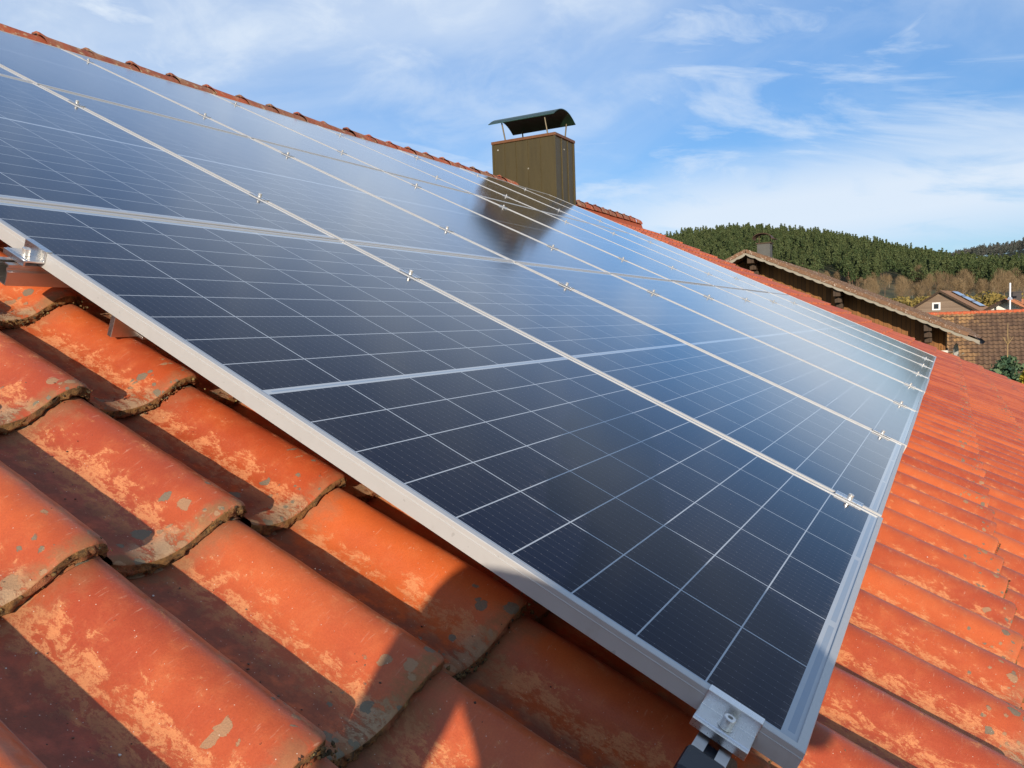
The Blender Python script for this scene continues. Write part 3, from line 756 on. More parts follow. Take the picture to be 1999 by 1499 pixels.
tag(link('grit', np_mesh('grit', np.concatenate(V2), np.concatenate(F2), [M_GRIT], True, None, {'rnd': np.concatenate(A2)}), None, None, ROOFROT), 'fine grit and flakes lying on the near clay tiles', 'grit', kind='stuff')

# ------------------------------------------------------------------ terrain: valley floor, wooded hill, farther hill
def az_of(x, y):  # image column/row -> azimuth and slope
    d = RIGHT * ((x - 1000) / 1552.79) + DOWN * ((y - 750) / 1552.79) + FWD
    return math.degrees(math.atan2(d.x, d.y)), d.z / math.hypot(d.x, d.y)
sk = [az_of(*q) for q in [(900, 500), (1250, 482), (1300, 474), (1340, 466), (1430, 455), (1520, 458), (1600, 464), (1700, 482), (1760, 494), (1800, 500), (1850, 509), (1900, 516), (1999, 519)]]
SKA = np.array([a for a, _ in sk] + [8, 20, 60]); SKS = np.array([s for _, s in sk] + [.060, .050, .04])
s2 = [az_of(*q) for q in [(1700, 520), (1850, 503), (1880, 494), (1920, 486), (1960, 482), (1999, 473)]]
S2A = np.array([-60] + [a for a, _ in s2] + [8, 20, 60]); S2S = np.array([.0] + [s for _, s in s2] + [.095, .085, .04])
D1, D2 = 820.0, 1900.0
def gz(d, az):
    base = np.interp(d, [0, 30, 110, 330, 420], [-6.3, -6.3, -3.4, 3.5, 8])
    h1 = CAM.z + np.interp(az, SKA, SKS) * D1 - 11.5
    h2 = CAM.z + np.interp(az, S2A, S2S) * D2 - 15.0
    z = np.where(d < 420, base, 8 + (h1 - 8) * np.sin(np.clip((d - 420) / (D1 - 420), 0, 1) * math.pi / 2) ** 1.15)
    z = np.where(d > D1, h1 + (h2 * .55 + h1 * .2 - h1) * np.clip((d - D1) / 500, 0, 1), z)
    z = np.where(d > D1 + 500, np.interp(d, [D1 + 500, D2, 2600, 8000], [0, 1, .6, .3]) * (h2 - (h2 * .55 + h1 * .2)) + (h2 * .55 + h1 * .2), z)
    return z
ds = np.concatenate([[.5, 10, 25, 40, 60, 85, 110, 150, 200, 260, 330], np.linspace(380, 1500, 50), np.linspace(1550, 2600, 20), [4000, 7500]])
azs = np.concatenate([np.arange(-180, -40, 6), np.arange(-40, 40, 1.0), np.arange(40, 181, 6)])
D, Az = np.meshgrid(ds, azs, indexing='ij'); Zg = gz(D, Az)
behind = np.clip((np.abs(Az) - 35) / 40, 0, 1); Zg = Zg * (1 - behind) + behind * np.minimum(-6.3, Zg)
V = np.stack([CAM.x + D * np.sin(np.radians(Az)), CAM.y + D * np.cos(np.radians(Az)), Zg], -1).reshape(-1, 3)
idx = np.arange(len(V)).reshape(D.shape)
F = np.stack([idx[:-1, :-1].ravel(), idx[:-1, 1:].ravel(), idx[1:, 1:].ravel(), idx[1:, :-1].ravel()], 1)
mt, nt, b = material('meadow'); P = coords(nt); n = nt.noise(P, .02, 6, .6); n2 = nt.noise(P, .6, 5, .7)
c = nt.mix(nt.ss(n, .4, .62), (.085, .085, .028, 1), (.13, .095, .045, 1)); c = nt.mix(nt.m('MULTIPLY', n2, .5), c, (.05, .06, .02, 1))
nt.inp(b.inputs['Base Color'], c); b.inputs['Roughness'].default_value = .95
o = link('ground', np_mesh('ground', V, F, [mt], True)); tag(o, kind='structure')

# ------------------------------------------------------------------ trees
def foliage(name, c1, c2, c3):
    mt, nt, b = material(name); P = coords(nt)
    oi = nt.add('ShaderNodeObjectInfo').outputs['Random']; at = nt.add('ShaderNodeAttribute', attribute_name='rnd').outputs['Fac']
    lf = nt.add('ShaderNodeAttribute', attribute_name='leaf').outputs['Fac']
    r = nt.m('FRACT', nt.m('ADD', oi, at))
    c = nt.mix(nt.ss(r, .1, .9), c1, c2); c = nt.mix(nt.m('MULTIPLY', nt.ss(lf, .45, .95), .55), c, c3)
    nt.inp(b.inputs['Base Color'], c); b.inputs['Roughness'].default_value = .8; b.inputs['Specular IOR Level'].default_value = .25
    return mt
M_PINE = foliage('pine_needles', (.038, .064, .022, 1), (.060, .082, .030, 1), (.105, .118, .042, 1))
M_PINEHAZE = foliage('hazed_pine_needles', (.060, .075, .060, 1), (.085, .085, .075, 1), (.11, .105, .090, 1))  # needle colours greyed: distance haze painted into the foliage
M_TWIG = foliage('bare_twigs', (.15, .10, .050, 1), (.21, .145, .075, 1), (.27, .205, .12, 1))
M_BUSH = foliage('olive_scrub', (.15, .115, .030, 1), (.19, .135, .035, 1), (.24, .19, .055, 1))
M_BARK = simple('bark', (.16, .10, .06), .9, 0, .3, 3)
M_BARKW = simple('pale_bark', (.42, .36, .28), .9, 0, .2, 3)
def quads(C, size, rs, up=.3, aspect=1.0):
    n = len(C); a = rs.normal(size=(n, 3)); a /= np.linalg.norm(a, axis=1)[:, None]
    b_ = rs.normal(size=(n, 3)); b_ -= a * (a * b_).sum(1)[:, None]; b_ /= np.linalg.norm(b_, axis=1)[:, None]
    sz = size * (.6 + .8 * rs.random((n, 1)))
    A_ = a * sz * aspect; B_ = b_ * sz
    V = np.stack([C - A_ - B_ * .5, C + A_ * .7 - B_, C + A_ + B_ * .6, C - A_ * .6 + B_], 1).reshape(-1, 3)
    F = np.arange(4 * n).reshape(n, 4); return V, F
def pine_crown(seed, h=15.0, n=170, size=.62, rad=2.5, conic=.5):
    rs = np.random.default_rng(seed); C = []
    nb = 16; 
    for k in range(nb):   # boughs : clusters around the trunk
        z = h * (.40 + .60 * (k + .5) / nb); u = (z / h - .40) / .60
        R0 = rad * ((1 - u ** 2.6 * .82) if seed % 2 else (1.05 - u * .95)) * (.60 + .8 * rs.random())
        a = rs.random() * 6.28
        for q in range(2):
            a += 2.2 + rs.random() * 1.6; rr = R0 * (.55 + .35 * rs.random())
            c = np.array([math.cos(a) * rr, math.sin(a) * rr, z]); m_ = n // (nb * 2) + 1
            C.append(c + rs.normal(size=(m_, 3)) * np.array([R0 * .33, R0 * .33, h * .020]))
    C.append(np.array([0, 0, h * .97]) + rs.normal(size=(8, 3)) * np.array([.6, .6, .3]))
    C = np.concatenate(C); V, F = quads(C, size, rs)
    leaf = np.repeat(rs.random(len(C)) * .6 + .4 * (C[:, 2] / h), 4)
    return V, F, leaf
def bare_crown(seed, h=10.0, n=420, rad=3.0, w=.05, ln=.9):
    rs = np.random.default_rng(seed); V = []; u = rs.random(n) ** .7
    z = h * (.28 + .72 * u); rr = rad * np.sin(np.clip(u * .85 + .12, 0, 1) * math.pi) ** .7 * np.sqrt(rs.random(n)); a = rs.random(n) * 6.28
    C = np.stack([np.cos(a) * rr, np.sin(a) * rr, z], 1)
    d = C - np.array([0, 0, 1]) * (h * .25); d = d / np.linalg.norm(d, axis=1)[:, None] + rs.normal(size=(n, 3)) * .35
    d /= np.linalg.norm(d, axis=1)[:, None]; s_ = np.cross(d, rs.normal(size=(n, 3))); s_ /= np.linalg.norm(s_, axis=1)[:, None]
    L_ = ln * (.6 + rs.random((n, 1)) * .9); W_ = w
    V = np.stack([C - d * L_ - s_ * W_, C - d * L_ + s_ * W_, C + d * L_ + s_ * W_ * .3, C + d * L_ - s_ * W_ * .3], 1).reshape(-1, 3)
    return V, np.arange(4 * n).reshape(n, 4), np.repeat(rs.random(n), 4)
def trunk_mesh(name, h, r, mat, limbs=0, seed=0, lim_len=2.0):
    mb = MB(); mb.tube([(0, 0, -1), (0, 0, h * .5), (.05, 0, h * .95)], [r, r * .7, r * .15], 6); rs = random.Random(seed)
    for k in range(limbs):
        z = h * (.3 + .6 * k / max(1, limbs)); a = k * 2.4; l_ = lim_len * (1.1 - .6 * k / max(1, limbs))
        mb.tube([(0, 0, z), (math.cos(a) * l_ * .5, math.sin(a) * l_ * .5, z + l_ * .35), (math.cos(a) * l_, math.sin(a) * l_, z + l_ * .9)], [r * .4, r * .25, r * .08], 5)
    return mb.mesh(name, mat)
pine_protos = []
for i in range(5):
    hh = 13 + 1.2 * i
    V, F, lf = pine_crown(100 + i, hh, 420, .36, 2.1 + .5 * (i % 3)); pine_protos.append((hh, V, F, lf))
pine_me = [(np_mesh('pine_crown', V, F, [M_PINE], False, None, {'leaf': lf}), trunk_mesh('pine_trunk', hh * .9, .22, M_BARK)) for hh, V, F, lf in pine_protos]
# scatter the forest
def scatter(n, az0, az1, d0, d1, spacing, seed, power=1.0):
    rs = np.random.default_rng(seed); pts = []; grid = {}
    for _ in range(n * 30):
        if len(pts) >= n: break
        az = az0 + (az1 - az0) * rs.random(); d = d0 + (d1 - d0) * rs.random() ** power
        x = d * math.sin(R_(az)); y = d * math.cos(R_(az)); k = (int(x // spacing), int(y // spacing))
        if k in grid: continue
        grid[k] = 1; pts.append((d, az, x + CAM.x, y + CAM.y))
    return pts
pts = scatter(5200, -19, 8, 470, 850, 4.2, 5, .8)
pts = [p for p in pts if not (p[0] < 540 and math.sin(p[1] * 1.7 + 1) * 35 + 490 > p[0])]
def hid(p):  # hidden behind our own roof: skip the far left low part
    return False
pts.sort(key=lambda p: p[0])
indiv = pts[:300]; rest = pts[300:]
side = ['at the foot of the wooded hill', 'on the lower slope of the wooded hill']
for i, (d, az, x, y) in enumerate(indiv):
    hh, V, F, lf = pine_protos[i % 5]; z = float(gz(np.array(d), np.array(az)))
    e = empty('pine_tree', (x, y, z), (0, 0, rng.random() * 6.28), 'dark green pine among those on the lower slope of the wooded hill', 'tree', 'pines on the hillside')
    sc = .48 + .46 * rng.random(); e.scale = (sc * (.9 + .4 * rng.random()), sc, sc)
    a = link('crown', pine_me[i % 5][0], e); t_ = link('trunk', pine_me[i % 5][1], e)
def joined(name, pts, protos, mat, scale=(.46, .96), keep=1.0, seed=3, az_only=None):
    rs = np.random.default_rng(seed); Vs, Fs, Rn, Lf = [], [], [], []; b0 = 0
    for (d, az, x, y) in pts:
        hh, V, F, lf = protos[rs.integers(0, len(protos))]
        if keep < 1:
            n = int(len(F) * keep); V = V[:]; sel = rs.choice(len(F), n, replace=False); V = V.reshape(-1, 4, 3)[sel].reshape(-1, 3) ; F = np.arange(4 * n).reshape(n, 4); lf = np.repeat(lf.reshape(-1, 4)[sel, 0], 4)
        a = rs.random() * 6.28; sc = scale[0] + (scale[1] - scale[0]) * rs.random(); c, s = math.cos(a) * sc, math.sin(a) * sc
        z = float(gz(np.array(d), np.array(az)))
        W = np.stack([V[:, 0] * c - V[:, 1] * s + x, V[:, 0] * s + V[:, 1] * c + y, V[:, 2] * sc + z], 1)
        Vs.append(W); Fs.append(F + b0); b0 += len(V); Rn.append(np.full(len(V), rs.random())); Lf.append(lf)
    return link(name, np_mesh(name, np.concatenate(Vs), np.concatenate(Fs), [mat], False, None, {'rnd': np.concatenate(Rn), 'leaf': np.concatenate(Lf)}))
tag(joined('pine_forest', rest, pine_protos, M_PINE, keep=.62), 'dense pine forest covering the hill up to the skyline', 'forest', kind='stuff')
far = scatter(1300, -2, 12, 1500, 1950, 8.0, 11)
tag(joined('far_forest', far, pine_protos, M_PINEHAZE, (1.0, 1.5), .45), 'thin mixed woodland on the farther hill at the right edge', 'forest', kind='stuff')
# forest left wing seen only in reflections and behind the ridge is left out
bare_protos = []
for i in range(4):
    V, F, lf = bare_crown(200 + i, 9 + i, 430, 2.0 + .7 * i, .036, 1.15); bare_protos.append((9 + i, V, F, lf))
bare_me = [(np_mesh('bare_crown', V, F, [M_TWIG], False, None, {'leaf': lf}), trunk_mesh('bare_trunk', hh * .8, .16, M_BARKW if i == 1 else M_BARK, 6, i)) for i, (hh, V, F, lf) in enumerate(bare_protos)]
bare = []
for q in range(105):
    az = -9.2 + 13.5 * rng.random(); d = 360 + 130 * rng.random(); bare.append((d, az))
for i, (d, az) in enumerate(bare):
    x, y = CAM.x + d * math.sin(R_(az)), CAM.y + d * math.cos(R_(az)); z = float(gz(np.array(d), np.array(az))); k = i % 4
    e = empty('bare_tree', (x, y, z), (0, 0, rng.random() * 6), 'leafless brown tree in the belt below the pine forest', 'tree', 'bare trees below the forest')
    sc = .40 + .60 * rng.random(); e.scale = (sc * (.8 + .7 * rng.random()), sc, sc); link('crown', bare_me[k][0], e); link('trunk', bare_me[k][1], e)
bush_me = []
for i in range(3):
    rs = np.random.default_rng(300 + i); n = 520; a = rs.random(n) * 6.28; u = rs.random(n); rr = 2.4 * np.sqrt(rs.random(n))
    C = np.stack([np.cos(a) * rr, np.sin(a) * rr, 2.6 * u * np.sqrt(np.clip(1 - (rr / 2.5) ** 2, 0, 1))], 1); V, F = quads(C, .17, rs)
    bush_me.append(np_mesh('bush_crown', V, F, [M_BUSH], False, None, {'leaf': np.repeat(rs.random(n) * .5 + u * .5, 4)}))
for i in range(95):
    az = -8.0 + 12.0 * rng.random(); d = 240 + 120 * rng.random()
    x, y = CAM.x + d * math.sin(R_(az)), CAM.y + d * math.cos(R_(az)); z = float(gz(np.array(d), np.array(az)))
    o = link('bush', bush_me[i % 3], None, (x, y, z - .3), (0, 0, rng.random() * 6)); sc = .9 + 1.0 * rng.random(); o.scale = (sc * 1.2, sc * 1.2, sc)
    tag(o, 'olive brown bush in the scrub behind the far houses', 'bush', 'scrub behind the far houses')
# pines standing out on the skyline at left
# ------------------------------------------------------------------ neighbour chalet (dark verge with scalloped trim)
M_OLD = old_tile_material('mossy_brown_tile', (.16, .085, .045), (.22, .12, .065), (.10, .06, .035), (.55, .48, .40), .75, .9)
M_TRIM = simple('grey_white_paint', (.25, .225, .175), .7, 0, .25, 3, .001)
def plank_mat(name, c1, c2, pw=.12, axis=0, rough=.75):
    mt, nt, b = material(name); P = coords(nt); xyz = nt.sep(P); u = nt.m('DIVIDE', xyz[axis], pw)
    wn = nt.add('ShaderNodeTexWhiteNoise', noise_dimensions='1D'); nt.inp(wn.inputs['W'], nt.m('FLOOR', u))
    n = nt.noise(nt.scale(P, (14, 14, 1.5) if axis == 0 else (2, 2, 14)), 1.5, 6, .65)
    c = nt.mix(nt.m('ADD', nt.m('MULTIPLY', wn.outputs[0], .5), nt.m('MULTIPLY', n, .5)), c1, c2)
    gap = nt.m('LESS_THAN', nt.m('FRACT', u), .08); c = nt.mix(nt.m('MULTIPLY', gap, .85), c, (.012, .008, .005, 1))
    nt.inp(b.inputs['Base Color'], c); b.inputs['Roughness'].default_value = rough
    bump(nt, b, nt.m('SUBTRACT', 1.0, gap), .6, .01); return mt
M_WOOD = plank_mat('honey_timber', (.085, .034, .007, 1), (.30, .125, .026, 1))
M_WOODD = plank_mat('dark_timber', (.035, .020, .010, 1), (.07, .04, .02, 1))
HX, HZ = -5.32, 2.60; HP = R_(24.7); HY0, HY1 = 24.0, 39.6; HW = 6.15
ch1 = empty('house', (HX, HY0, -6.3), None, 'neighbouring timber house with long mossy brown roof and scalloped verge trim', 'house')
def ch_loc(x, y, z): return (x - HX, y - HY0, z + 6.3)
upR = Vector((-math.cos(HP), 0, math.sin(HP))); upL = Vector((math.cos(HP), 0, math.sin(HP)))
LR = HW / math.cos(HP)
meR = corrugated('roof', HY1 - HY0, LR, .24, .34, .045, .025, [M_OLD], 5)
for sgn in (1, -1):
    upv = Vector((-sgn * math.cos(HP), 0, math.sin(HP))); nv = Vector((sgn * math.sin(HP), 0, math.cos(HP)))
    acr = upv.cross(nv)            # across, so that acr x upv = nv
    Mx = Matrix((acr, upv, nv)).transposed().to_4x4()
    org = Vector(ch_loc(HX, HY0 if acr.y > 0 else HY1, HZ)) - upv * LR
    Mx.translation = org
    o = link('roof', meR, ch1); o.matrix_local = Mx
    # roof thickness boards + scalloped verge trim
    mb = MB(); o2 = Vector(ch_loc(HX, HY0, HZ)); e = o2 - upv * LR
    mb.prism([o2 - Vector((0, 0, .03)), e - Vector((0, 0, .03)), e - Vector((0, 0, .07)), o2 - Vector((0, 0, .07))], (0, HY1 - HY0, 0))
    mb.obj('roof_deck', M_WOODD, ch1)
    mb = MB()   # row of verge tiles along the near edge
    nT = int(LR / .34)
    for k in range(nT):
        a = o2 - upv * (k * .34) + nv * .0; b_ = o2 - upv * (k * .34 + .345) + nv * .012
        mb.prism([a + nv * .055, b_ + nv * .055, b_ - nv * .045, a - nv * .05], (0, .10, 0))
    ob = mb.obj('verge_tiles', M_OLD, ch1); ob.location = (0, -.07, 0)
    mb = MB(); n = 260; top = []; bot = []
    for k in range(n + 1):
        p = o2 - upv * (LR * k / n) - Vector((0, 0, .10)); top.append(p + Vector((0, 0, .065))); u = (LR * k / n) / .30
        sc_ = .005 + .035 * abs(math.sin(math.pi * u)) ** .7; bot.append(p - Vector((0, 0, sc_)))
    poly = top + bot[::-1]
    o_ = mb.verts(poly); N2 = len(poly); o3 = mb.verts([q + Vector((0, .03, 0)) for q in poly])
    for k in range(n):
        a0, a1, b0_, b1_ = k, k + 1, N2 - 1 - k, N2 - 2 - k
        mb.face((o_ + a0, o_ + a1, o_ + b1_, o_ + b0_)); mb.face((o3 + a0, o3 + b0_, o3 + b1_, o3 + a1)); mb.face((o_ + b0_, o_ + b1_, o3 + b1_, o3 + b0_)); mb.face((o_ + a0, o3 + a0, o3 + a1, o_ + a1))
    ob = mb.obj('verge_trim', M_TRIM, ch1); ob.location = (0, -.045, 0)
# walls
WY = 24.98; wx0, wx1 = HX - 5.4, HX + 5.33
mb = MB(); zs = HZ - .09
pl = [ch_loc(wx0, WY, -1.0), ch_loc(wx1, WY, -1.0), ch_loc(wx1, WY, zs - 5.33 * math.tan(HP)), ch_loc(HX, WY, zs), ch_loc(wx0, WY, zs - 5.4 * math.tan(HP))]
mb.prism(pl, (0, 13.4, 0)); mb.obj('timber_wall', M_WOOD, ch1)
mb = MB(); mb.box(ch_loc(wx0 + .03, WY + .05, -6.3), ch_loc(wx1 + .05, WY + 13.2, -1.0)); mb.obj('lower_wall', M_PLASTER, ch1)
mb = MB(); mb.box(ch_loc(wx1 - .35, WY - .02, -1.4), ch_loc(wx1 + .06, WY + 2, -.55)); mb.obj('corner_wall', M_PLASTER, ch1)
for q in (0.1, -2.55, 2.55, 4.9, -4.9):   # purlin ends with stepped profile
    x = HX + q; z = HZ - .10 - abs(q) * math.tan(HP)
    mb = MB()
    mb.box(ch_loc(x - .10, HY0 + .10, z - .22), ch_loc(x + .10, WY, z)); mb.box(ch_loc(x - .10, HY0 + .45, z - .40), ch_loc(x + .10, WY, z - .223)); mb.box(ch_loc(x - .10, HY0 + .8, z - .56), ch_loc(x + .10, WY, z - .403))
    mb.obj('purlin', M_WOODD, ch1, bevel=.01)
# small gabled bay seen over our verge
mb = MB(); bx = HX + 4.55; bz = -.55
mb.prism([ch_loc(bx - .62, 23.9, bz - 1.0), ch_loc(bx + .62, 23.9, bz - 1.0), ch_loc(bx + .62, 23.9, bz + .0), ch_loc(bx + .25, 23.9, bz + .22), ch_loc(bx - .25, 23.9, bz + .22), ch_loc(bx - .62, 23.9, bz)], (0, 1.5, 0))
mb.obj('balcony_screen', M_WOOD, ch1)
# chimney with bent cowl
cx, cy_ = -5.95, 30.0
mb = MB(); mb.box(ch_loc(cx - .23, cy_ - .23, 1.9), ch_loc(cx + .23, cy_ + .23, 3.32)); c1 = mb.obj('chimney', simple('grey_chimney', (.075, .075, .068), .7, 0, .3, 4), ch1)
mb = MB(); mb.box(ch_loc(cx - .27, cy_ - .27, 3.32), ch_loc(cx + .27, cy_ + .27, 3.36)); mb.obj('cap_plate', M_WOODD, c1)
mb = MB(); pts_ = []
for k in range(15):
    a = math.pi * k / 14; pts_.append((cx - .05 + math.cos(a) * .34, 3.50 + math.sin(a) * .20 - (.02 if k == 0 else 0)))
pts_ = [(cx + .42, 3.47)] + pts_
for (xa_, za_), (xb_, zb_) in zip(pts_, pts_[1:]):
    mb.hexa([ch_loc(xa_, cy_ - .3, za_), ch_loc(xb_, cy_ - .3, zb_), ch_loc(xb_, cy_ + .3, zb_), ch_loc(xa_, cy_ + .3, za_)] + [ch_loc(xa_, cy_ - .3, za_ + .015), ch_loc(xb_, cy_ - .3, zb_ + .015), ch_loc(xb_, cy_ + .3, zb_ + .015), ch_loc(xa_, cy_ + .3, za_ + .015)])
mb.obj('cowl', simple('rusty_cowl', (.09, .045, .028), .6, .3, .4, 5), c1)
for dx_ in (-.2, .2):
    mb = MB(); mb.tube([ch_loc(cx + dx_, cy_, 3.35), ch_loc(cx + dx_, cy_, 3.66)], .018, 6); mb.obj('leg', M_WOODD, c1)
# gutter along the valley-side eave
mb = MB(); ex, ez = HX + HW + .05, HZ - HW * math.tan(HP) - .05
for k in range(10):
    a0 = math.pi + math.pi * k / 10; a1 = math.pi + math.pi * (k + 1) / 10
    p0 = (ex + math.cos(a0) * .07, ez + math.sin(a0) * .07); p1 = (ex + math.cos(a1) * .07, ez + math.sin(a1) * .07)
    mb.hexa([ch_loc(p0[0], HY0 - .05, p0[1]), ch_loc(p1[0], HY0 - .05, p1[1]), ch_loc(p1[0], HY1, p1[1]), ch_loc(p0[0], HY1, p0[1])] + [ch_loc(p0[0], HY0 - .05, p0[1] - .006), ch_loc(p1[0], HY0 - .05, p1[1] - .006), ch_loc(p1[0], HY1, p1[1] - .006), ch_loc(p0[0], HY1, p0[1] - .006)])
mb.obj('gutter', M_WOODD, ch1)
# satellite dish
sdm = empty('satellite_dish', (wx1 - .02, WY + .3, -.60), (0, 0, R_(74)), 'grey satellite dish on the lower corner of the timber house', 'satellite dish')
mb = MB(); seg = 20; rings = []
for rr in (0, .12, .24, .34, .40):
    rings.append(mb.verts([(math.cos(6.2832 * k / seg) * rr, -.42 - .10 + rr * rr * .9 * -1 + .1, math.sin(6.2832 * k / seg) * rr * 1.1) for k in range(seg)]))
for r0, r1 in zip(rings, rings[1:]):
    for k in range(seg): mb.face((r0 + k, r0 + (k + 1) % seg, r1 + (k + 1) % seg, r1 + k))
dsh = mb.obj('dish', simple('dish_grey', (.33, .32, .29), .5, 0, .1), sdm, smooth=True); sm_ = dsh.modifiers.new('t', 'SOLIDIFY'); sm_.thickness = .015
mb = MB(); mb.tube([(0, 0, 0), (0, -.22, .02), (0, -.42, 0)], .02, 8); mb.obj('bracket', M_STEEL, sdm)
mb = MB(); sdm.scale = (.55, .55, .55)
mb.tube([(0, -.45, -.38), (0, -.85, -.12)], .012, 8); mb.tube([(0, -.82, -.12), (0, -.92, -.08)], .035, 10); mb.obj('feed_arm', M_TRIM, sdm)

# ------------------------------------------------------------------ big pan-tiled roof facing us
M_PAN = None
mt, nt, b = material('weathered_pan_tile'); P = coords(nt)
at = nt.add('ShaderNodeAttribute', attribute_name='rnd').outputs['Fac']; X, Yc, Zc = nt.sep(P)
n1 = nt.noise(P, .55, 5, .6); n2 = nt.noise(P, 7, 6, .7); n3 = nt.noise(P, 2.2, 5, .65)
reg = nt.ss(nt.m('ADD', nt.m('MULTIPLY', nt.m('SUBTRACT', 5.5, X), .42), nt.m('MULTIPLY', n1, 1.1)), .50, .95)   # lichened to the right, orange to the left
c = nt.mix(reg, (.120, .072, .042, 1), (.27, .155, .065, 1))
c = nt.mix(nt.m('MULTIPLY', nt.ss(nt.m('ADD', nt.m('MULTIPLY', n3, .8), nt.m('MULTIPLY', at, .5)), .5, .85), .75), c, (.070, .040, .026, 1))
c = nt.mix(nt.m('MULTIPLY', nt.ss(n2, .58, .72), .5), c, (.36, .22, .12, 1))
nt.inp(b.inputs['Base Color'], c); b.inputs['Roughness'].default_value = .88; bump(nt, b, n2, .5, .01); M_PAN = mt
M_GAPSHADE = simple('painted_gap_shade', (.035, .022, .014), .95)  # dark colour on solid step faces, painting the shade under tile ends
h4 = empty('house', (-4, 45.5, -6.3), None, 'big house whose mottled brown pan tile roof fills the right edge behind the verge', 'house')
P4 = R_(31); L4 = 8.6; W4 = 15.0
me4 = corrugated('roof', W4, L4, .215, .33, .040, .045, [M_PAN, M_GAPSHADE], 8, True)
for sgn in (1, -1):
    upv = Vector((0, sgn * math.cos(P4), math.sin(P4))); nv = Vector((0, -sgn * math.sin(P4), math.cos(P4))); acr = upv.cross(nv)
    Mx = Matrix((acr, upv, nv)).transposed().to_4x4(); Mx.translation = Vector((0 if acr.x > 0 else W4, 0, .50 + 6.3)) - upv * L4
    o = link('roof', me4, h4); o.matrix_local = Mx
mb = MB(); hw4 = L4 * math.cos(P4); ze = .5 + 6.3 - L4 * math.sin(P4)
mb.prism([(.4, -hw4 + .5, 0), (.4, hw4 - .5, 0), (.4, hw4 - .5, ze), (.4, 0, 6.5), (.4, -hw4 + .5, ze)], (W4 - .8, 0, 0)); mb.obj('wall', M_PLASTER, h4)
mb = MB()
for k in range(int(W4 / .36)):
    mb.tube([(k * .36, 0, 6.80), (k * .36 + .37, 0, 6.80)], [.125, .105], 8)
mb.obj('ridge_tiles', M_RIDGE, h4)
mb = MB(); mb.tube([(0, -hw4 - .06, ze - .03), (W4, -hw4 - .06, ze - .03)], .075, 8); mb.obj('gutter', simple('zinc', (.25, .25, .25), .5, .5), h4)

# ------------------------------------------------------------------ shingled gable house with collectors
M_SHING = plank_mat('grey_shingle', (.13, .085, .055, 1), (.30, .22, .155, 1), .16, 2)
M_BRROOF = old_tile_material('brown_roof', (.22, .125, .075), (.28, .16, .10), (.15, .09, .06), (.34, .25, .18), .4, .5)
h2 = empty('house', (-1.02, 110, -4), (0, 0, R_(-13)), 'grey shingled gable house with small white window at the foot of the hill', 'house')
P2 = R_(32); W2 = 4.35; LR2 = W2 / math.cos(P2); DL = 8.5; ZR = 3.45 + 4
me2 = corrugated('roof', DL, LR2, .3, .36, .03, .02, [M_BRROOF], 4)
for sgn in (1, -1):
    upv = Vector((-sgn * math.cos(P2), 0, math.sin(P2))); nv = Vector((sgn * math.sin(P2), 0, math.cos(P2))); acr = upv.cross(nv)
    Mx = Matrix((acr, upv, nv)).transposed().to_4x4(); Mx.translation = Vector((0, 0 if acr.y > 0 else DL, ZR)) - upv * LR2
    o = link('roof', me2, h2); o.matrix_local = Mx
    a = Vector((0, -.03, ZR - .02)); e = a - upv * LR2
    mb = MB(); mb.prism([a, e, e - Vector((0, 0, .22)), a - Vector((0, 0, .22))], (0, DL + .06, 0)); mb.obj('verge_board', M_WOODD, h2)
mb = MB(); ww = W2 - .35; zt = ZR - .25
mb.prism([(-ww, .45, 0), (ww, .45, 0), (ww, .45, zt - ww * math.tan(P2)), (0, .45, zt), (-ww, .45, zt - ww * math.tan(P2))], (0, DL - .9, 0)); mb.obj('wall', M_SHING, h2)
wn = MB(); wn.box((-.95, .38, 5.05), (-.02, .448, 6.0)); wo = wn.obj('window', simple('white_frame', (.75, .75, .73), .5), h2)
wn = MB(); wn.box((-.75, .365, 5.22), (-.22, .378, 5.82)); wn.obj('pane', simple('dark_pane', (.02, .025, .03), .1), wo)
# three collectors on its right slope
M_COLL = simple('collector_glass', (.10, .20, .38), .12, 0, .15, .6, 0, .7)
upv = Vector((-math.cos(P2), 0, math.sin(P2))); nv = Vector((math.sin(P2), 0, math.cos(P2)))
MH = Matrix.Rotation(R_(-13), 4, 'Z'); 
for k, word in enumerate(('highest', 'middle', 'lowest')):
    loc_ = Vector((0, 0, ZR)) - upv * (.45 + k * 1.28) + nv * .12
    L_ = Matrix.Translation((-1.02, 110, -4)) @ MH @ Matrix((upv, Vector((0, 1, 0)), upv.cross(Vector((0, 1, 0))))).transposed().to_4x4()
    Mloc = Matrix.Translation((-1.02, 110, -4)) @ MH @ Matrix.Translation(loc_) @ Matrix((-upv, Vector((0, 1, 0)), (-upv).cross(Vector((0, 1, 0))))).transposed().to_4x4()
    e = empty('solar_collector', (0, 0, 0), None, 'pale blue solar collector on the shingled house roof, %s of three' % word, 'solar panel', 'collectors on the far brown roof')
    e.matrix_world = Mloc
    mb = MB(); mb.box((0, 3.6, .0), (1.18, 6.6, .07)); mb.obj('frame', M_WOODD, e)
    mb = MB(); mb.box((.05, 3.66, .071), (1.13, 6.54, .08)); mb.obj('glass', M_COLL, e)

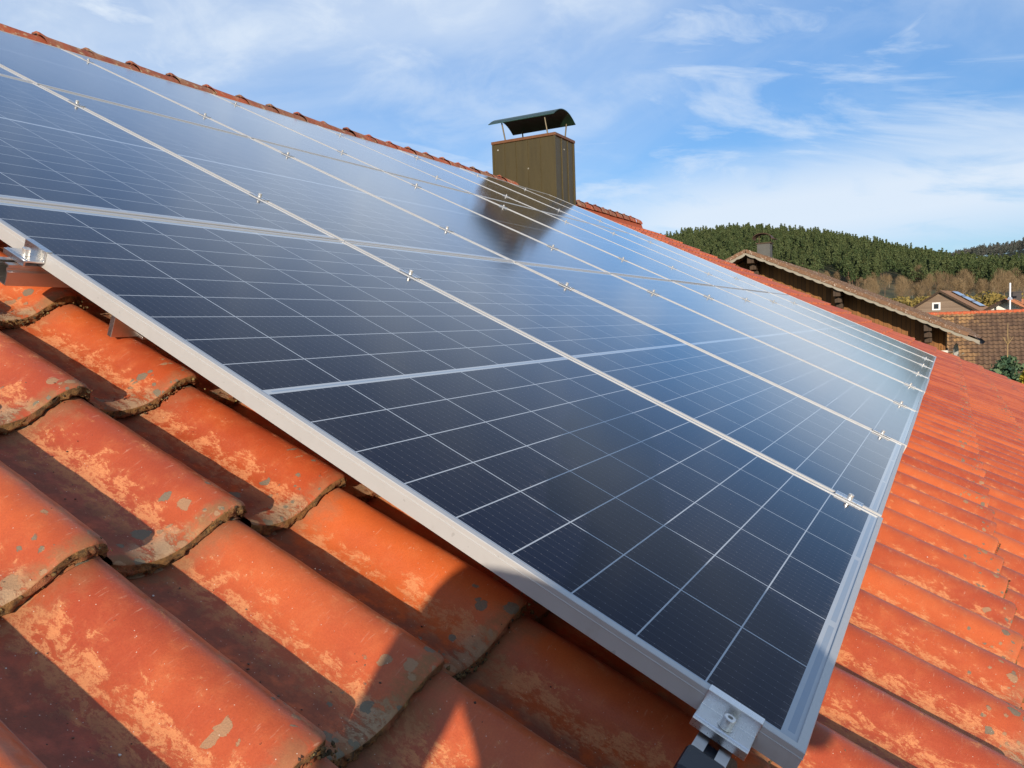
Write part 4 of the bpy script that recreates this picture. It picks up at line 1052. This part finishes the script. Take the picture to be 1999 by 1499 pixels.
# ------------------------------------------------------------------ white gable house with orange roof and steel flue
M_ORROOF = old_tile_material('orange_roof', (.42, .15, .06), (.50, .20, .09), (.25, .10, .05), (.5, .4, .3), .3, .8)
h3 = empty('house', (3.72, 70, -5.5), (0, 0, R_(-14)), 'white rendered gable house with orange roof at the right edge', 'house')
P3 = R_(30); W3 = 3.0; LR3 = W3 / math.cos(P3); D3 = 7; ZR3 = 1.50 + 5.5
me3 = corrugated('roof', D3, LR3, .25, .34, .05, .03, [M_ORROOF], 5)
for sgn in (1, -1):
    upv = Vector((-sgn * math.cos(P3), 0, math.sin(P3))); nv = Vector((sgn * math.sin(P3), 0, math.cos(P3))); acr = upv.cross(nv)
    Mx = Matrix((acr, upv, nv)).transposed().to_4x4(); Mx.translation = Vector((0, 0 if acr.y > 0 else D3, ZR3)) - upv * LR3
    o = link('roof', me3, h3); o.matrix_local = Mx
    a = Vector((0, -.02, ZR3 - .01)); e = a - upv * LR3
    mb = MB(); mb.prism([a, e, e - Vector((0, 0, .15)), a - Vector((0, 0, .15))], (0, D3 + .04, 0)); mb.obj('verge_board', M_WOODD, h3)
mb = MB(); ww = W3 - .5; zt = ZR3 - .16
mb.prism([(-ww, .9, 0), (ww, .9, 0), (ww, .9, zt - ww * math.tan(P3)), (0, .9, zt), (-ww, .9, zt - ww * math.tan(P3))], (0, D3 - 1.2, 0)); mb.obj('wall', simple('white_wall', (.78, .76, .70), .8), h3)
fl = empty('flue_pipe', (4.02, 69.3, -1.0), None, 'tall shiny steel flue pipe in front of the orange gable', 'flue')
mb = MB(); mb.tube([(0, 0, 0), (0, 0, 3.66)], .062, 14); mb.obj('pipe', simple('white_steel', (.72, .72, .72), .35, .3), fl)
mb = MB(); mb.tube([(0, 0, 2.42), (0, 0, 2.62)], [.19, .10], 14); mb.obj('collar', M_STEEL, fl)
f2 = empty('flue_pipe', (5.10, 71, 1.0), None, 'short pale chimney pipe with cross arm at the right edge', 'flue')
mb = MB(); mb.tube([(0, 0, -1), (0, 0, 1.35)], .10, 12); mb.obj('pipe', M_TRIM, f2)
mb = MB(); mb.tube([(0, 0, 1.0), (.35, 0, 1.0)], .08, 10); mb.obj('arm', M_TRIM, f2)
mb = MB(); mb.box((-.42, -.3, 0), (.42, .3, 1.25)); mb.box((-.47, -.35, 1.25), (.47, .35, 1.33))
tag(mb.obj('chimney_stack', simple('dark_stack', (.05, .045, .045), .8), loc=(4.55, 73, .75)), 'dark square chimney stack behind the steel flue', 'chimney')

# ------------------------------------------------------------------ fir, golden shrub by our verge
def fir(seed, h, r, n, name, mats, loc, label, cat):
    rs = np.random.default_rng(seed); Vs, Fs, Lf = [], [], []; b0 = 0
    tiers = 60
    for k in range(tiers):
        u = k / tiers; z = h * (.08 + .80 * u); R0 = r * (1 - u) ** .8 + .05; nb = int(11 - 6 * u)
        for q in range(nb):
            a = rs.random() * 6.28; R1 = R0 * (.75 + .4 * rs.random()); m_ = n
            s_ = rs.random(m_); cpt = np.stack([np.cos(a) * R1 * s_, np.sin(a) * R1 * s_, z + .22 * R1 * s_ ** 2 - .12 * R1 * s_], 1)
            cpt += rs.normal(size=(m_, 3)) * np.array([.035, .035, .016]) * (1 + R1)
            V, F = quads(cpt, .026, rs, aspect=2.4)
            Vs.append(V); Fs.append(F + b0); b0 += len(V); Lf.append(np.repeat(rs.random(m_) * .4 + s_ * .6, 4))
    e = empty(name, loc, None, label, cat)
    link('crown', np_mesh('fir_crown', np.concatenate(Vs), np.concatenate(Fs), [mats[0]], False, None, {'leaf': np.concatenate(Lf)}), e)
    mb = MB(); mb.tube([(0, 0, 0), (0, 0, h * .6), (0, 0, h)], [.09, .025, .008], 8)
    for k in range(5):
        a = k * 1.3; mb.tube([(0, 0, h * .92), (math.cos(a) * .12, math.sin(a) * .12, h * .92 + .2)], [.01, .005], 5)
    mb.obj('trunk', mats[1], e)
M_FIR = foliage('fir_needles', (.045, .095, .055, 1), (.06, .11, .05, 1), (.17, .22, .10, 1))
M_GOLD = foliage('golden_scales', (.22, .19, .02, 1), (.30, .25, .025, 1), (.52, .42, .05, 1))
fir(5, 6.5, 2.1, 46, 'fir_tree', (M_FIR, simple('fir_bark', (.30, .20, .09), .8)), (1.36, 22, -6.3), 'young fir with bare pale leader beyond the red verge', 'tree')
rs = np.random.default_rng(9); n = 5200; a = rs.random(n) * 6.28; u = rs.random(n); z = u * 5.6
rr = .95 * (1 - (u) ** 4) * (.75 + .3 * rs.random(n)) * (.85 + .25 * np.sin(a * 5 + u * 9)); C = np.stack([np.cos(a) * rr, np.sin(a) * rr, z], 1); Vq, Fq = quads(C, .045, rs)
e = empty('golden_conifer', (1.72, 19.6, -6.15), None, 'yellow green conifer shrub beside the young fir', 'shrub')
link('crown', np_mesh('gold_crown', Vq, Fq, [M_GOLD], False, None, {'leaf': np.repeat(rs.random(n) * .5 + .5 * np.sin(a * 5 + u * 9) ** 2, 4)}), e)
mb = MB(); mb.tube([(0, 0, 0), (0, 0, 4.6)], [.09, .03], 8); mb.obj('trunk', M_BARK, e)

# ------------------------------------------------------------------ the person taking the picture (their shadow falls on the tiles)
M_JACKET = simple('dark_jacket', (.03, .035, .05), .8, 0, .3, 20, .001); M_SKIN = simple('skin', (.55, .32, .22), .55)
M_HAIR = simple('hair', (.05, .03, .02), .7)
def P3_(s, v, n): return RW(s, v, n)
PS, PVV = -.50, -1.52
def off(p, right=0, fwd=0, up=0): return p + Vector((right, fwd, up))
pel = RW(PS, PVV, .19)
J = {}
J['pelvis'] = pel; J['chest'] = off(pel, -.02, .10, .30); J['neck'] = off(pel, -.03, .15, .50); J['head0'] = off(pel, -.035, .19, .57); J['head1'] = off(pel, -.04, .21, .65); J['head2'] = off(pel, -.04, .20, .735)
J['nose'] = J['head1'] + Vector((.01, .118, -.01)); J['earL'] = J['head1'] + Vector((-.088, .0, .0)); J['earR'] = J['head1'] + Vector((.088, .0, .0))
J['shL'] = off(pel, -.26, .10, .46); J['shR'] = off(pel, .18, .10, .46)
J['elL'] = off(pel, -.42, .16, .22); hand = CAM - FWD * .035 + DOWN * .02
J['wrL'] = RW(PS + .26, PVV + .38, .33)
J['elR'] = off(pel, .19, .30, .24); J['wrR'] = hand + RIGHT * .145 - FWD * .05 + DOWN * .05
J['hiL'] = off(pel, -.11, 0, -.02); J['hiR'] = off(pel, .11, 0, -.02)
fl_ = RW(PS + .16, PVV + .02, -.085); fr_ = RW(PS - .16, PVV + .04, -.085)
J['knL'] = (J['hiL'] + fl_) * .5 + Vector((-.11, .34, .16)); J['knR'] = (J['hiR'] + fr_) * .5 + Vector((.12, .34, .16))
J['anL'] = fl_ + Vector((0, 0, .07)); J['anR'] = fr_ + Vector((0, 0, .07)); J['toL'] = fl_ + Vector((0, .17, .02)); J['toR'] = fr_ + Vector((0, .17, .02))
rad = dict(nose=.012, earL=.014, earR=.014, pelvis=.15, chest=.17, neck=.075, head0=.070, head1=.088, head2=.075, shL=.07, shR=.07, elL=.045, elR=.045, wrL=.028, wrR=.028, hiL=.10, hiR=.10, knL=.062, knR=.062, anL=.04, anR=.04, toL=.035, toR=.035)
ed = [('pelvis', 'chest'), ('chest', 'neck'), ('neck', 'head0'), ('head0', 'head1'), ('head1', 'head2'), ('head1', 'nose'), ('head1', 'earL'), ('head1', 'earR'), ('chest', 'shL'), ('chest', 'shR'), ('shL', 'elL'), ('elL', 'wrL'), ('shR', 'elR'), ('elR', 'wrR'), ('pelvis', 'hiL'), ('pelvis', 'hiR'), ('hiL', 'knL'), ('knL', 'anL'), ('anL', 'toL'), ('hiR', 'knR'), ('knR', 'anR'), ('anR', 'toR')]
# fingers wrapped round the phone edges
for side_, sg in (('L', -1), ('R', 1)):
    wr = J['wr' + side_]; palm = wr + FWD * .035 - DOWN * .03 - RIGHT * sg * .008; J['pa' + side_] = palm; rad['pa' + side_] = .022; ed.append(('wr' + side_, 'pa' + side_))
    for f in range(4):
        k = 'f%d%s' % (f, side_); J[k + 'a'] = palm - DOWN * (.028 - f * .016) + FWD * .010; J[k + 'b'] = J[k + 'a'] + FWD * .018 - RIGHT * sg * .016; rad[k + 'a'] = .0085; rad[k + 'b'] = .0078
        J[k + 'c'] = J[k + 'b'] - RIGHT * sg * (.018 + .002 * (f % 2)) - FWD * .008; rad[k + 'c'] = .007
        ed += [('pa' + side_, k + 'a'), (k + 'a', k + 'b'), (k + 'b', k + 'c')]
    k = 'th' + side_; J[k + 'a'] = palm - FWD * .018 - DOWN * .014; J[k + 'b'] = J[k + 'a'] - RIGHT * sg * .024 - DOWN * .012; rad[k + 'a'] = .0105; rad[k + 'b'] = .0085
    ed += [('pa' + side_, k + 'a'), (k + 'a', k + 'b')]
names = list(J); me = bpy.data.meshes.new('body'); me.from_pydata([tuple(J[k]) for k in names], [(names.index(a), names.index(b_)) for a, b_ in ed], [])
M_PERSON, nt, b = material('person_clothes_and_skin'); P = coords(nt); n_ = nt.noise(P, 30, 5)
def near_(pt, r): return nt.m('LESS_THAN', nt.add_len(P, tuple(pt)), r)
head_ = near_(J['head1'], .165); hands_ = nt.m('MAXIMUM', near_(J['paR'], .085), near_(J['paL'], .085))
pz = nt.sep(P)[2]; leg_ = nt.m('LESS_THAN', pz, J['pelvis'].z + .03)
c = nt.mix(n_, (.022, .026, .040, 1), (.045, .050, .070, 1)); c = nt.mix(leg_, c, (.035, .05, .09, 1))
c = nt.mix(nt.m('MAXIMUM', head_, hands_), c, (.52, .30, .21, 1)); nt.inp(b.inputs['Base Color'], c); b.inputs['Roughness'].default_value = .8
bump(nt, b, n_, .6, .004)
me.materials.append(M_PERSON)
per = link('person', me); tag(per, 'person in a dark jacket crouching on the tiles holding a phone', 'person')
sk_ = per.modifiers.new('skin', 'SKIN'); sk_.use_smooth_shade = True
for i, k in enumerate(names): me.skin_vertices[0].data[i].radius = (rad[k], rad[k]); me.skin_vertices[0].data[i].use_root = (k == 'pelvis')
ss_ = per.modifiers.new('sub', 'SUBSURF'); ss_.levels = 1; ss_.render_levels = 2
mb = MB(); hc = J['head1'] + Vector((0, -.018, .020)); seg = 14; rings = []
for k in range(8):
    th_ = math.pi * .52 * k / 7; rings.append(mb.verts([hc + Vector((math.cos(6.2832 * q / seg) * math.sin(th_) * .104, math.sin(6.2832 * q / seg) * math.sin(th_) * .118, math.cos(th_) * .135)) for q in range(seg)]))
for r0, r1 in zip(rings, rings[1:]):
    for q in range(seg): mb.face((r0 + q, r0 + (q + 1) % seg, r1 + (q + 1) % seg, r1 + q))
mb.obj('hair', M_HAIR, per, smooth=True)
ph = empty('phone', (0, 0, 0), None, 'dark phone held out in the right hand of the crouching person', 'phone')
mph = Matrix((RIGHT, -DOWN, -FWD)).transposed().to_4x4(); mph.translation = CAM - FWD * .006; ph.matrix_world = mph
mb = MB(); mb.box((-.012, -.062, .0), (.138, .012, .0078)); mb.obj('case', M_BLACK, ph, bevel=.003)
